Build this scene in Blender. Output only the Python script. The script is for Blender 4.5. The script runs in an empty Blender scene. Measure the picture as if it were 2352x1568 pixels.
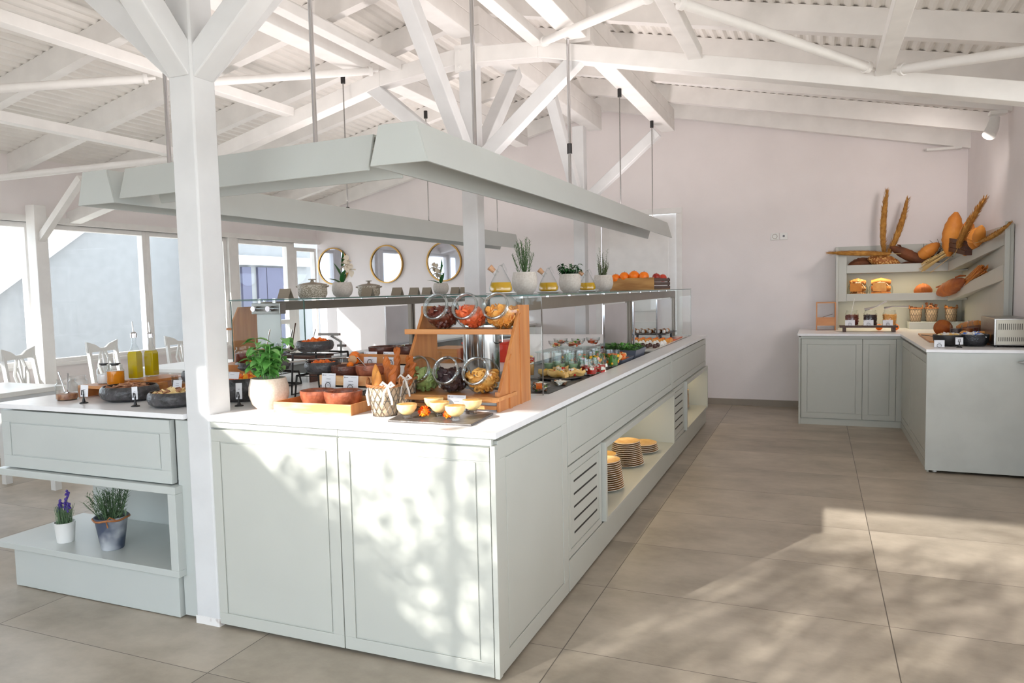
import bpy, bmesh, math, random
from mathutils import Vector, Matrix
R = math.radians
rnd = random.Random(7)
sc = bpy.context.scene
COL = sc.collection
# ---------------------------------------------------------------- camera
CAM = Vector((1.0489, -2.3348, 1.4175))
FPX, YAW, PITCH, ROLL = 1680.7, -0.39503, -0.06950, -0.02202
_f = Vector((math.sin(YAW)*math.cos(PITCH), math.cos(YAW)*math.cos(PITCH), math.sin(PITCH)))
_r = Vector((math.cos(YAW), -math.sin(YAW), 0)); _u = _r.cross(_f)
_R = math.cos(ROLL)*_r + math.sin(ROLL)*_u; _U = -math.sin(ROLL)*_r + math.cos(ROLL)*_u
cd = bpy.data.cameras.new('camera'); cam = bpy.data.objects.new('camera', cd); COL.objects.link(cam)
cd.sensor_width = 36; cd.lens = 36*FPX/2352; cd.clip_start = .05; cd.clip_end = 200
cam.matrix_world = Matrix(((_R.x, _U.x, -_f.x, CAM.x), (_R.y, _U.y, -_f.y, CAM.y), (_R.z, _U.z, -_f.z, CAM.z), (0, 0, 0, 1)))
sc.camera = cam
def ray(px, py): return _f + (px-1176)/FPX*_R - (py-784)/FPX*_U
def onz(px, py, z): d = ray(px, py); return CAM + (z-CAM.z)/d.z*d
def ony(px, py, y): d = ray(px, py); return CAM + (y-CAM.y)/d.y*d
def onx(px, py, x): d = ray(px, py); return CAM + (x-CAM.x)/d.x*d
# ---------------------------------------------------------------- light
SUN_STR, SKY_STR, EXPO = 9.5, 4.6, 0.16
wd = bpy.data.worlds.new('world'); sc.world = wd; wd.use_nodes = True
bg = wd.node_tree.nodes['Background']; bg.inputs[0].default_value = (.80, .90, 1, 1); bg.inputs[1].default_value = SKY_STR
sd = bpy.data.lights.new('sun', 'SUN'); sd.energy = SUN_STR; sd.angle = R(.55); sd.color = (1, .96, .9)
so = bpy.data.objects.new('sun', sd); COL.objects.link(so)
SUND = Vector((.4205, .8343, -.3567))
so.rotation_euler = SUND.to_track_quat('-Z', 'Y').to_euler(); so.location = (-6, -12, 6)
# added fill lights above the suspended hoods, facing up to brighten the ceiling
UP = 33
for nm, x, y, L_, e in (('fill_uplight_aisle', -.55, 3.05, 5.2, 1), ('fill_uplight_window', -2.46, 3.2, 5.2, .8)):
    ad = bpy.data.lights.new(nm, 'AREA'); ad.shape = 'RECTANGLE'; ad.size = .12; ad.size_y = L_; ad.energy = UP*e; ad.color = (1, .90, .87)
    ao = bpy.data.objects.new(nm, ad); COL.objects.link(ao); ao.location = (x, y, 2.16); ao.rotation_euler = (math.pi, 0, 0)
wl = bpy.data.lights.new('wall_spot', 'SPOT'); wl.energy = 42; wl.spot_size = R(120); wl.spot_blend = 1; wl.color = (1, .9, .84); wl.shadow_soft_size = .15
wo = bpy.data.objects.new('wall_spot', wl); COL.objects.link(wo); wo.location = (2.30, 4.74, 2.56); wo.rotation_euler = Vector((-.9, 1.9, -.75)).to_track_quat('-Z', 'Y').to_euler()
# warm strips hidden under the niche tops and under the bread shelves
for nm, x, y, z, sx, sy, e in (('niche_strip', -.2, 2.45, .565, .03, 1.8, 2.2), ('niche_strip', -.2, 4.75, .565, .03, 1.1, 1.3), ('shelf_strip', 1.85, 6.36, 1.515, .9, .03, 2.2), ('shelf_strip', 1.85, 6.36, 1.215, .9, .03, 1.6)):
    ad = bpy.data.lights.new(nm, 'AREA'); ad.shape = 'RECTANGLE'; ad.size = sx; ad.size_y = sy; ad.energy = e; ad.color = (1, .80, .50)
    ao = bpy.data.objects.new(nm, ad); COL.objects.link(ao); ao.location = (x, y, z)
sc.view_settings.view_transform = 'Standard'; sc.view_settings.look = 'None'
sc.view_settings.exposure = EXPO; sc.view_settings.gamma = 1; sc.view_settings.use_curve_mapping = False
sc.cycles.use_denoising = True; sc.cycles.max_bounces = 14; sc.cycles.diffuse_bounces = 10
sc.cycles.transparent_max_bounces = 24; sc.cycles.caustics_reflective = False; sc.cycles.caustics_refractive = False
sc.cycles.sample_clamp_indirect = 6
# ---------------------------------------------------------------- materials
def lin(c): return tuple((x/255/12.92 if x/255 <= .04045 else ((x/255+.055)/1.055)**2.4) for x in c)
def pm(name, c, rough=.5, metal=0, c2=None, ns=6, nd=3, bump=0, bs=None, spec=.5, trans=0, coat=0, sss=0, stretch=None, ramp=(.35, .65), alpha=1):
    m = bpy.data.materials.new(name); m.use_nodes = True; nt = m.node_tree; b = nt.nodes['Principled BSDF']
    b.inputs['Roughness'].default_value = rough; b.inputs['Metallic'].default_value = metal
    b.inputs['Specular IOR Level'].default_value = spec
    b.inputs['Transmission Weight'].default_value = trans; b.inputs['Coat Weight'].default_value = coat
    if sss: b.inputs['Subsurface Weight'].default_value = sss; b.inputs['Subsurface Scale'].default_value = .01
    c = lin(c); c2 = lin(c2) if c2 else tuple(x*.93 for x in c)
    tc = nt.nodes.new('ShaderNodeTexCoord'); mp = nt.nodes.new('ShaderNodeMapping'); nt.links.new(tc.outputs['Object'], mp.inputs[0])
    if stretch: mp.inputs['Scale'].default_value = stretch
    n = nt.nodes.new('ShaderNodeTexNoise'); n.inputs['Scale'].default_value = ns; n.inputs['Detail'].default_value = nd
    nt.links.new(mp.outputs[0], n.inputs['Vector'])
    r = nt.nodes.new('ShaderNodeValToRGB'); r.color_ramp.elements[0].position, r.color_ramp.elements[1].position = ramp
    r.color_ramp.elements[0].color = (*c, 1); r.color_ramp.elements[1].color = (*c2, 1)
    nt.links.new(n.outputs['Fac'], r.inputs[0]); nt.links.new(r.outputs[0], b.inputs['Base Color'])
    if bump:
        n2 = nt.nodes.new('ShaderNodeTexNoise'); n2.inputs['Scale'].default_value = bs or ns*4; n2.inputs['Detail'].default_value = 4
        nt.links.new(mp.outputs[0], n2.inputs['Vector'])
        bp = nt.nodes.new('ShaderNodeBump'); bp.inputs['Strength'].default_value = bump; bp.inputs['Distance'].default_value = .01
        nt.links.new(n2.outputs['Fac'], bp.inputs['Height']); nt.links.new(bp.outputs[0], b.inputs['Normal'])
    return m
def glassm(name, tint=(.97, .985, .98), edge=(.80, .84, .83), ior=1.5, pw=3.0, boost=1):
    m = bpy.data.materials.new(name); m.use_nodes = True; nt = m.node_tree; nt.nodes.clear()
    out = nt.nodes.new('ShaderNodeOutputMaterial'); mx = nt.nodes.new('ShaderNodeMixShader')
    t = nt.nodes.new('ShaderNodeBsdfTransparent'); g = nt.nodes.new('ShaderNodeBsdfGlossy'); g.inputs['Roughness'].default_value = .02
    f0 = ((ior-1)/(ior+1))**2*.9; p5 = nt.nodes.new('ShaderNodeMath'); p5.operation = 'POWER'; p5.inputs[1].default_value = 4.5; fr = nt.nodes.new('ShaderNodeMath'); fr.operation = 'MULTIPLY_ADD'; fr.inputs[1].default_value = .7; fr.inputs[2].default_value = f0*boost
    lw = nt.nodes.new('ShaderNodeLayerWeight'); lw.inputs[0].default_value = .5
    pwn = nt.nodes.new('ShaderNodeMath'); pwn.operation = 'POWER'; pwn.inputs[1].default_value = pw
    mc = nt.nodes.new('ShaderNodeMix'); mc.data_type = 'RGBA'; mc.inputs[6].default_value = (*tint, 1); mc.inputs[7].default_value = (*edge, 1)
    L = nt.links.new; L(lw.outputs['Facing'], pwn.inputs[0]); L(pwn.outputs[0], mc.inputs[0]); L(mc.outputs[2], t.inputs[0])
    L(lw.outputs['Facing'], p5.inputs[0]); L(p5.outputs[0], fr.inputs[0]); L(fr.outputs[0], mx.inputs[0]); L(t.outputs[0], mx.inputs[1]); L(g.outputs[0], mx.inputs[2]); L(mx.outputs[0], out.inputs[0])
    return m
M = {}
M['white'] = pm('white_paint', (236, 234, 232), .55, bump=.03, bs=60)
M['post'] = pm('post_paint', (214, 215, 216), .55, bump=.03, bs=60)
M['wall'] = pm('wall_plaster', (236, 230, 230), .8, c2=(231, 225, 225), ns=2, bump=.08, bs=90)
M['deck'] = pm('roof_deck_white', (234, 231, 227), .5)
M['green'] = pm('sage_paint', (190, 192, 185), .38, c2=(187, 189, 182), ns=3)
M['green_pale'] = pm('pale_sage_paint', (190, 195, 192), .35, c2=(187, 192, 189), ns=3)
M['groove'] = pm('sage_groove', (128, 134, 124), .6)
M['quartz'] = pm('white_quartz', (238, 238, 240), .3, c2=(234, 234, 236), ns=20)
M['steel'] = pm('brushed_steel', (170, 168, 165), .28, 1, c2=(150, 148, 146), ns=30, stretch=(1, 1, 20))
M['mirror_steel'] = pm('polished_steel', (200, 200, 202), .12, 1, bump=.05, bs=3)
M['beam_steel'] = pm('satin_steel', (150, 142, 132), .4, .8)
M['black'] = pm('black_iron', (32, 31, 31), .45)
M['dark'] = pm('dark_rubber', (40, 38, 36), .6)
M['stone'] = pm('black_stone', (44, 43, 44), .35, c2=(78, 76, 78), ns=30, bump=.5, bs=60)
M['slate'] = pm('slate', (78, 74, 72), .4, c2=(98, 92, 88), ns=14, bump=.4, bs=40)
M['wood'] = pm('oiled_wood', (204, 140, 82), .4, c2=(176, 108, 56), ns=3, stretch=(8, 8, .8), bump=.05, ramp=(.3, .7))
M['wood_h'] = pm('oiled_wood_grain_x', (208, 148, 90), .4, c2=(180, 114, 60), ns=3, stretch=(.8, 8, 8), bump=.05, ramp=(.3, .7))
M['maple'] = pm('pale_maple', (226, 190, 142), .4, c2=(196, 132, 78), ns=4, stretch=(1.2, 6, 6), ramp=(.4, .62))
M['crate'] = pm('crate_pine', (190, 142, 82), .6, c2=(160, 110, 58), ns=5, stretch=(1, 6, 6))
M['darkwood'] = pm('dark_wood', (84, 50, 34), .5, c2=(62, 36, 26), ns=6, stretch=(1, 6, 6))
M['walnut'] = pm('walnut_dark', (74, 50, 38), .5)
M['coco'] = pm('coconut_shell', (176, 104, 76), .25, c2=(120, 64, 44), ns=22, nd=6, bump=.15)
M['coco_dark'] = pm('dark_coconut_shell', (104, 62, 50), .25, c2=(66, 38, 32), ns=22, nd=6, bump=.15)
M['ceramic'] = pm('speckled_cream_ceramic', (218, 204, 188), .55, c2=(206, 190, 172), ns=120, bump=.1, bs=90)
M['ceramic_grey'] = pm('grey_stone_ceramic', (205, 197, 188), .6, c2=(192, 182, 172), ns=90, bump=.1)
M['casserole'] = pm('patterned_stoneware', (198, 188, 172), .5, c2=(140, 128, 110), ns=150, nd=1, ramp=(.45, .55))
M['taupe'] = pm('taupe_glaze', (150, 138, 122), .35)
M['plate'] = pm('white_porcelain', (236, 233, 226), .15)
M['plate_top'] = pm('tan_glaze', (226, 186, 118), .3, c2=(206, 154, 84), ns=18)
M['card'] = pm('white_card', (232, 233, 238), .6)
M['print'] = pm('grey_print', (120, 122, 130), .8)
M['acrylic'] = glassm('clear_acrylic', (.93, .93, .93), (.6, .6, .6))
M['glass'] = glassm('clear_glass')
M['pane'] = glassm('window_glass', (.97, .98, .98), (.85, .9, .9), 1.35)
M['guard'] = glassm('guard_glass', (.96, .98, .975), (.6, .78, .74), 1.4)
M['glass_edge'] = pm('green_glass_edge', (96, 132, 124), .15, trans=.3)
M['chrome'] = pm('chrome', (215, 215, 218), .08, 1)
M['cork'] = pm('cork', (206, 164, 128), .8, c2=(180, 132, 98), ns=60)
M['oil'] = pm('golden_oil', (232, 184, 24), .08, trans=.2, c2=(222, 168, 14), ns=8)
M['oil2'] = pm('olive_oil', (222, 198, 14), .08, trans=.2, c2=(206, 180, 8), ns=8)
M['vinegar'] = pm('orange_oil', (240, 146, 30), .08, trans=.2)
M['leaf'] = pm('basil_leaf', (132, 192, 104), .4, c2=(92, 156, 72), ns=14)
M['leaf_dark'] = pm('dark_green_leaf', (34, 96, 40), .35, c2=(26, 78, 32), ns=10)
M['leaf_grey'] = pm('grey_green_leaf', (96, 122, 88), .6, c2=(70, 96, 62), ns=10)
M['rosemary'] = pm('rosemary_needle', (72, 104, 52), .6, c2=(52, 84, 36), ns=10)
M['thyme'] = pm('thyme_leaf', (98, 112, 70), .6, c2=(76, 88, 46), ns=10)
M['lavender'] = pm('lavender_flower', (84, 62, 150), .7, c2=(60, 42, 120), ns=20)
M['petal'] = pm('cream_petal', (226, 214, 196), .6)
M['soil'] = pm('soil', (70, 54, 42), .9, bump=.5)
M['gold'] = pm('gold_frame', (176, 136, 74), .35, .7)
M['mirror'] = pm('mirror_glass', (218, 222, 235), .03, 1)
M['orange'] = pm('orange_peel', (255, 132, 10), .4, c2=(250, 118, 6), ns=8, bump=.15, bs=70)
M['apple'] = pm('red_apple', (150, 30, 34), .25, c2=(186, 66, 48), ns=6)
M['peach'] = pm('red_orange_fruit', (214, 74, 44), .3, c2=(196, 52, 40), ns=6)
M['carrot'] = pm('orange_food', (240, 124, 34), .4, c2=(222, 92, 24), ns=30)
M['ribbon'] = pm('white_ribbon', (236, 232, 226), .6)
M['paper'] = pm('kraft_liner', (198, 176, 150), .8, c2=(176, 150, 122), ns=7, bump=.4, bs=12)
M['wicker'] = pm('wicker', (176, 118, 70), .6, c2=(140, 84, 44), ns=30)
M['wire'] = pm('grey_wire', (120, 112, 102), .4, .6)
M['bread'] = pm('golden_bread', (214, 144, 62), .6, c2=(180, 98, 36), ns=12, bump=.8, bs=18)
M['crust'] = pm('brown_crust', (176, 96, 30), .6, c2=(136, 66, 22), ns=9, bump=.8, bs=18)
M['crust_dark'] = pm('dark_crust', (118, 66, 32), .7, c2=(82, 44, 22), ns=9, bump=.8, bs=18)
M['crust_pale'] = pm('pale_gold_crust', (212, 138, 52), .6, c2=(190, 112, 36), ns=6, bump=.8, bs=18)
M['seeded'] = pm('seeded_crust', (158, 92, 34), .6, c2=(224, 176, 104), ns=60, nd=1, ramp=(.52, .58), bump=.5, bs=60)
M['pampas'] = pm('dry_pampas', (198, 146, 70), .8, c2=(170, 118, 50), ns=30, bump=.6, bs=60)
M['straw'] = pm('straw', (206, 176, 118), .7)
M['custard'] = pm('baked_custard', (240, 216, 158), .4, c2=(222, 184, 116), ns=20)
M['brulee'] = pm('burnt_sugar_top', (214, 150, 70), .3, c2=(240, 214, 150), ns=26, ramp=(.4, .6))
M['marigold'] = pm('marigold_petal', (236, 84, 14), .6, c2=(250, 150, 20), ns=40)
M['prune'] = pm('dried_brown_fruit', (122, 58, 40), .3, c2=(90, 36, 28), ns=25, bump=.4, bs=30)
M['papaya'] = pm('dried_papaya', (240, 126, 78), .3, c2=(228, 98, 54), ns=16, coat=.3)
M['mango'] = pm('dried_mango', (240, 178, 92), .35, c2=(226, 150, 66), ns=16)
M['banana'] = pm('dried_banana_chip', (240, 188, 104), .4, c2=(222, 154, 66), ns=26)
M['melon'] = pm('dried_green_melon', (172, 188, 124), .35, c2=(146, 168, 96), ns=16)
M['plum'] = pm('dried_dark_plum', (46, 32, 38), .3, c2=(70, 54, 56), ns=25)
M['mint_drink'] = pm('green_smoothie', (150, 178, 138), .4)
M['peach_drink'] = pm('amber_jelly', (206, 158, 94), .25, c2=(180, 120, 60), ns=12)
M['tomato'] = pm('tomato', (200, 44, 30), .3)
M['feta'] = pm('white_cheese', (240, 236, 224), .5)
M['yellow'] = pm('yellow_pepper', (246, 182, 20), .35)
M['lettuce'] = pm('green_salad', (96, 158, 52), .5, c2=(56, 112, 34), ns=20)
M['tortilla'] = pm('tortilla_shell', (232, 196, 128), .6, c2=(214, 166, 88), ns=12)
M['cream'] = pm('whipped_cream', (246, 242, 236), .4)
M['choco'] = pm('chocolate', (70, 34, 26), .3)
M['pan'] = pm('steel_blue_pan', (112, 118, 134), .35, .3)
M['red'] = pm('red_plastic', (228, 52, 30), .3)
M['rubble'] = pm('crumbly_food', (190, 140, 100), .6, c2=(130, 80, 56), ns=40)
M['plastic'] = pm('white_plastic', (232, 232, 230), .35)
M['copper'] = pm('copper', (200, 110, 66), .25, 1)
M['bucket'] = pm('weathered_zinc', (66, 76, 96), .5, c2=(200, 204, 208), ns=7, ramp=(.42, .72))
M['twig'] = pm('dry_twig', (62, 44, 34), .8)
M['trunk'] = pm('tree_bark', (80, 64, 50), .9)
M['linen'] = pm('white_linen', (230, 232, 236), .8)
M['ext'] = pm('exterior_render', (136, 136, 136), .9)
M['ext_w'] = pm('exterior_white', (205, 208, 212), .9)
M['shutter'] = pm('grey_lilac_shutter', (84, 84, 104), .7)
M['ground'] = pm('terrace_paving', (215, 208, 200), .9, c2=(206, 199, 190), ns=4)
M['foil'] = pm('crumpled_foil', (70, 72, 76), .3, .7, bump=1, bs=40)
M['lamp_glow'] = pm('frosted_glass', (240, 240, 240), .4)
def floor_mat():
    m = bpy.data.materials.new('concrete_tiles'); m.use_nodes = True; nt = m.node_tree; b = nt.nodes['Principled BSDF']; L = nt.links.new
    tc = nt.nodes.new('ShaderNodeTexCoord'); sx = nt.nodes.new('ShaderNodeSeparateXYZ'); L(tc.outputs['Object'], sx.inputs[0])
    def mth(op, a, b_=None):
        n = nt.nodes.new('ShaderNodeMath'); n.operation = op
        for i, v in enumerate((a, b_)):
            if v is None: continue
            if isinstance(v, (int, float)): n.inputs[i].default_value = v
            else: L(v, n.inputs[i])
        return n.outputs[0]
    def joint(out, off, size, w):
        t = mth('DIVIDE', mth('SUBTRACT', out, off), size); fr = mth('FRACT', mth('ADD', t, 100.5))
        d = mth('MULTIPLY', mth('ABSOLUTE', mth('SUBTRACT', fr, .5)), size)
        return mth('LESS_THAN', d, w), mth('FLOOR', mth('ADD', t, 100))
    jx, ix = joint(sx.outputs[0], .132, 1.203, .0022); jy, iy = joint(sx.outputs[1], .32, .638, .0016)
    j = mth('MAXIMUM', jx, jy)
    cb = nt.nodes.new('ShaderNodeCombineXYZ'); L(ix, cb.inputs[0]); L(iy, cb.inputs[1])
    wn = nt.nodes.new('ShaderNodeTexWhiteNoise'); L(cb.outputs[0], wn.inputs['Vector'])
    n1 = nt.nodes.new('ShaderNodeTexNoise'); n1.inputs['Scale'].default_value = 2.2; n1.inputs['Detail'].default_value = 8; n1.inputs['Roughness'].default_value = .65
    mp = nt.nodes.new('ShaderNodeMapping'); mp.inputs['Scale'].default_value = (1, 1.35, 1); L(tc.outputs['Object'], mp.inputs[0])
    va = nt.nodes.new('ShaderNodeVectorMath'); va.operation = 'ADD'; L(mp.outputs[0], va.inputs[0]); L(wn.outputs['Color'], va.inputs[1]); L(va.outputs[0], n1.inputs['Vector'])
    rp = nt.nodes.new('ShaderNodeValToRGB'); rp.color_ramp.elements[0].position = .3; rp.color_ramp.elements[1].position = .7
    rp.color_ramp.elements[0].color = (*lin((144, 134, 120)), 1); rp.color_ramp.elements[1].color = (*lin((184, 173, 158)), 1)
    L(n1.outputs['Fac'], rp.inputs[0])
    hsv = nt.nodes.new('ShaderNodeHueSaturation'); L(rp.outputs[0], hsv.inputs['Color']); L(mth('ADD', mth('MULTIPLY', wn.outputs['Value'], .1), .95), hsv.inputs['Value'])
    mx = nt.nodes.new('ShaderNodeMix'); mx.data_type = 'RGBA'; L(j, mx.inputs[0]); L(hsv.outputs[0], mx.inputs[6]); mx.inputs[7].default_value = (*lin((92, 84, 76)), 1)
    L(mx.outputs[2], b.inputs['Base Color']); b.inputs['Roughness'].default_value = .42
    bp = nt.nodes.new('ShaderNodeBump'); bp.inputs['Strength'].default_value = .15; bp.inputs['Distance'].default_value = .005; L(n1.outputs['Fac'], bp.inputs['Height']); L(bp.outputs[0], b.inputs['Normal'])
    return m
M['floor'] = floor_mat()
# ---------------------------------------------------------------- mesh builder
def basis(d, up=(0, 0, 1)):
    d = Vector(d).normalized(); u = Vector(up)
    if abs(d.dot(u)) > .98: u = Vector((1, 0, 0))
    x = u.cross(d).normalized(); y = d.cross(x); return x, y, d
class MB:
    def __init__(s): s.v = []; s.f = []; s.sm = []; s.mi = []
    def add(s, vs, fs, smooth=False, mi=0):
        o = len(s.v); s.v += [Vector(v) for v in vs]; s.f += [tuple(i+o for i in f) for f in fs]; s.sm += [smooth]*len(fs); s.mi += [mi]*len(fs); return s
    def box(s, x0, x1, y0, y1, z0, z1, mi=0):
        vs = [(x, y, z) for x in (x0, x1) for y in (y0, y1) for z in (z0, z1)]
        return s.add(vs, [(0, 1, 3, 2), (4, 6, 7, 5), (0, 4, 5, 1), (2, 3, 7, 6), (0, 2, 6, 4), (1, 5, 7, 3)], mi=mi)
    def boxr(s, c, size, rz=0, rx=0, ry=0, mi=0):
        m = Matrix.Rotation(rz, 3, 'Z') @ Matrix.Rotation(ry, 3, 'Y') @ Matrix.Rotation(rx, 3, 'X'); c = Vector(c)
        vs = [c + m @ Vector((x*size[0]/2, y*size[1]/2, z*size[2]/2)) for x in (-1, 1) for y in (-1, 1) for z in (-1, 1)]
        return s.add(vs, [(0, 1, 3, 2), (4, 6, 7, 5), (0, 4, 5, 1), (2, 3, 7, 6), (0, 2, 6, 4), (1, 5, 7, 3)], mi=mi)
    def beam(s, a, b, w, h, up=(0, 0, 1)):
        a = Vector(a); b = Vector(b); x, y, d = basis(b-a, up)
        vs = [p + x*sx*w/2 + y*sy*h/2 for p in (a, b) for sx, sy in ((-1, -1), (1, -1), (1, 1), (-1, 1))]
        return s.add(vs, [(3, 2, 1, 0), (4, 5, 6, 7), (0, 1, 5, 4), (1, 2, 6, 5), (2, 3, 7, 6), (3, 0, 4, 7)])
    def cyl(s, a, b, r0, r1=None, n=16, caps=True, mi=0):
        return s.tube([a, b], [r0, r0 if r1 is None else r1], n, caps=caps, mi=mi)
    def tube(s, pts, r, n=8, closed=False, caps=True, mi=0):
        pts = [Vector(p) for p in pts]; k = len(pts); rs = r if isinstance(r, (list, tuple)) else [r]*k
        vs = []; px = None
        for i, p in enumerate(pts):
            if closed: d = pts[(i+1) % k]-pts[i-1]
            else: d = pts[min(i+1, k-1)]-pts[max(i-1, 0)]
            if d.length < 1e-9: d = Vector((0, 0, 1))
            d.normalize()
            if px is None: x, y, _ = basis(d)
            else:
                x = px - d*px.dot(d)
                x = x.normalized() if x.length > 1e-6 else basis(d)[0]
                y = d.cross(x)
            px = x
            for j in range(n):
                a = 2*math.pi*j/n; vs.append(p + (x*math.cos(a) + y*math.sin(a))*rs[i])
        fs = []
        for i in range(k if closed else k-1):
            for j in range(n):
                a, b = i*n+j, i*n+(j+1) % n; c, d_ = ((i+1) % k)*n+(j+1) % n, ((i+1) % k)*n+j; fs.append((a, b, c, d_))
        if caps and not closed: fs += [tuple(reversed(range(n))), tuple(range((k-1)*n, k*n))]
        return s.add(vs, fs, True, mi)
    def lathe(s, prof, o=(0, 0, 0), n=28, m=None, sx=1, sy=1, mi=0, mis=None):
        o = Vector(o); vs = []; fs = []; k = len(prof); idx = []
        for r, z in prof:
            if r < 1e-6:
                p = Vector((0, 0, z)); vs.append(o + (m @ p if m else p)); idx.append([len(vs)-1]*n)
            else:
                row = []
                for j in range(n):
                    a = 2*math.pi*j/n; p = Vector((r*math.cos(a)*sx, r*math.sin(a)*sy, z)); vs.append(o + (m @ p if m else p)); row.append(len(vs)-1)
                idx.append(row)
        for i in range(k-1):
            for j in range(n):
                q = [idx[i][j], idx[i][(j+1) % n], idx[i+1][(j+1) % n], idx[i+1][j]]; u = []
                for t in q:
                    if t not in u: u.append(t)
                if len(u) > 2: fs.append(tuple(u)); s_mi = mis[i] if mis else mi; s.mi.append(s_mi)
        o0 = len(s.v); s.v += vs; s.f += [tuple(i+o0 for i in f) for f in fs]; s.sm += [True]*len(fs); return s
    def prism(s, poly, axis, a, b, mi=0):
        n = len(poly)
        def P(u, v, w): return {'x': (w, u, v), 'y': (u, w, v), 'z': (u, v, w)}[axis]
        vs = [P(u, v, a) for u, v in poly] + [P(u, v, b) for u, v in poly]
        fs = [tuple(range(n)), tuple(reversed(range(n, 2*n)))] + [(i, i+n, (i+1) % n+n, (i+1) % n) for i in range(n)]
        return s.add(vs, fs, mi=mi)
    def sph(s, c, r, nu=14, nv=9, noise=0, seed=0, m=None, mi=0):
        r = r if isinstance(r, (tuple, list)) else (r, r, r); c = Vector(c); rr = random.Random(seed); vs = []
        vs.append(Vector((0, 0, -1)))
        for i in range(1, nv):
            t = math.pi*i/nv - math.pi/2
            for j in range(nu):
                a = 2*math.pi*j/nu; vs.append(Vector((math.cos(t)*math.cos(a), math.cos(t)*math.sin(a), math.sin(t))))
        vs.append(Vector((0, 0, 1)))
        if noise: vs = [v*(1+rr.uniform(-noise, noise)) for v in vs]
        vs = [c + ((m @ Vector((v.x*r[0], v.y*r[1], v.z*r[2]))) if m else Vector((v.x*r[0], v.y*r[1], v.z*r[2]))) for v in vs]
        fs = [(0, 1+(j+1) % nu, 1+j) for j in range(nu)]
        for i in range(nv-2):
            for j in range(nu): a = 1+i*nu; fs.append((a+j, a+(j+1) % nu, a+nu+(j+1) % nu, a+nu+j))
        a = 1+(nv-2)*nu; fs += [(a+j, a+(j+1) % nu, len(vs)-1) for j in range(nu)]
        return s.add(vs, fs, True, mi)
    def leaf(s, p, d, L, W, droop=.3, up=(0, 0, 1), mi=0, seg=4):
        p = Vector(p); x, y, d = basis(d, up); vs = []; fs = []
        for i in range(seg+1):
            t = i/seg; c = p + d*L*t - Vector((0, 0, 1))*droop*L*t*t; w = W*.5*math.sin(math.pi*min(1, t**.8*.96+.03))
            vs += [c - x*w + y*w*.35, c, c + x*w + y*w*.35]
        for i in range(seg): a = i*3; fs += [(a, a+1, a+4, a+3), (a+1, a+2, a+5, a+4)]
        return s.add(vs, fs, True, mi)
def obj(name, mb, mat, parent=None, bev=0, sharp=38, subdiv=0, base=None):
    me = bpy.data.meshes.new(name)
    if parent is not None:
        r = parent
        while r.parent: r = r.parent
        off = Vector(r.location)
    elif base is not None: off = Vector(base)
    else:
        xs = [v.x for v in mb.v]; ys = [v.y for v in mb.v]; zs = [v.z for v in mb.v]
        off = Vector(((min(xs)+max(xs))/2, (min(ys)+max(ys))/2, min(zs)))
    me.from_pydata([v-off for v in mb.v], [], mb.f)
    for m_ in (mat if isinstance(mat, (list, tuple)) else [mat]): me.materials.append(M[m_] if isinstance(m_, str) else m_)
    me.polygons.foreach_set('use_smooth', mb.sm)
    me.polygons.foreach_set('material_index', mb.mi)
    b = bmesh.new(); b.from_mesh(me); bmesh.ops.recalc_face_normals(b, faces=b.faces); b.to_mesh(me); b.free()
    if any(mb.sm): me.set_sharp_from_angle(angle=R(sharp))
    me.update()
    o = bpy.data.objects.new(name, me); COL.objects.link(o)
    if parent is not None: o.parent = parent
    else: o.location = off
    if bev:
        md = o.modifiers.new('bevel', 'BEVEL'); md.width = bev; md.segments = 2; md.limit_method = 'ANGLE'; md.angle_limit = R(40)
    return o
def tag(o, label=None, cat=None, group=None, kind=None):
    if label: o['label'] = label
    if cat: o['category'] = cat
    if group: o['group'] = group
    if kind: o['kind'] = kind
    return o
def thing(name, label, cat, loc=(0, 0, 0), rz=0, group=None):
    o = bpy.data.objects.new(name, None); COL.objects.link(o); o.location = loc; o.rotation_euler = (0, 0, 0); o['_rz'] = rz
    o.empty_display_size = .05
    return tag(o, label, cat, group)
def single(name, mb, mat, label, cat, group=None, **k): return tag(obj(name, mb, mat, **k), label, cat, group)
def stuff(name, mb, mat, label, cat, group=None, **k): return tag(obj(name, mb, mat, **k), label, cat, group, 'stuff')
def struct(name, mb, mat, **k): return tag(obj(name, mb, mat, **k), kind='structure')
def dup(root, loc, rz=0, label=None, group=None, scale=None):
    r = root.copy(); COL.objects.link(r); r.location = loc; r.rotation_euler = (0, 0, rz)
    if label: r['label'] = label
    if group: r['group'] = group
    if scale: r.scale = (scale,)*3 if isinstance(scale, (int, float)) else scale
    for ch in list(root.children):
        c = ch.copy(); COL.objects.link(c); c.parent = r
        for g in list(ch.children):
            d = g.copy(); COL.objects.link(d); d.parent = c
    return r
def rotm(rx=0, ry=0, rz=0): return Matrix.Rotation(rz, 3, 'Z') @ Matrix.Rotation(ry, 3, 'Y') @ Matrix.Rotation(rx, 3, 'X')
ORD = ['topmost', 'second from the top', 'third from the top', 'fourth from the top', 'fifth from the top', 'sixth from the top', 'seventh from the top', 'eighth from the top', 'ninth from the top', 'tenth from the top', 'eleventh from the top', 'twelfth from the top', 'thirteenth from the top', 'fourteenth from the top', 'fifteenth from the top']
NTH = ['nearest', 'second nearest', 'third nearest', 'fourth nearest', 'fifth nearest', 'sixth nearest', 'seventh nearest', 'eighth nearest', 'ninth nearest', 'tenth nearest', 'eleventh nearest', 'twelfth nearest']
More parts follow.
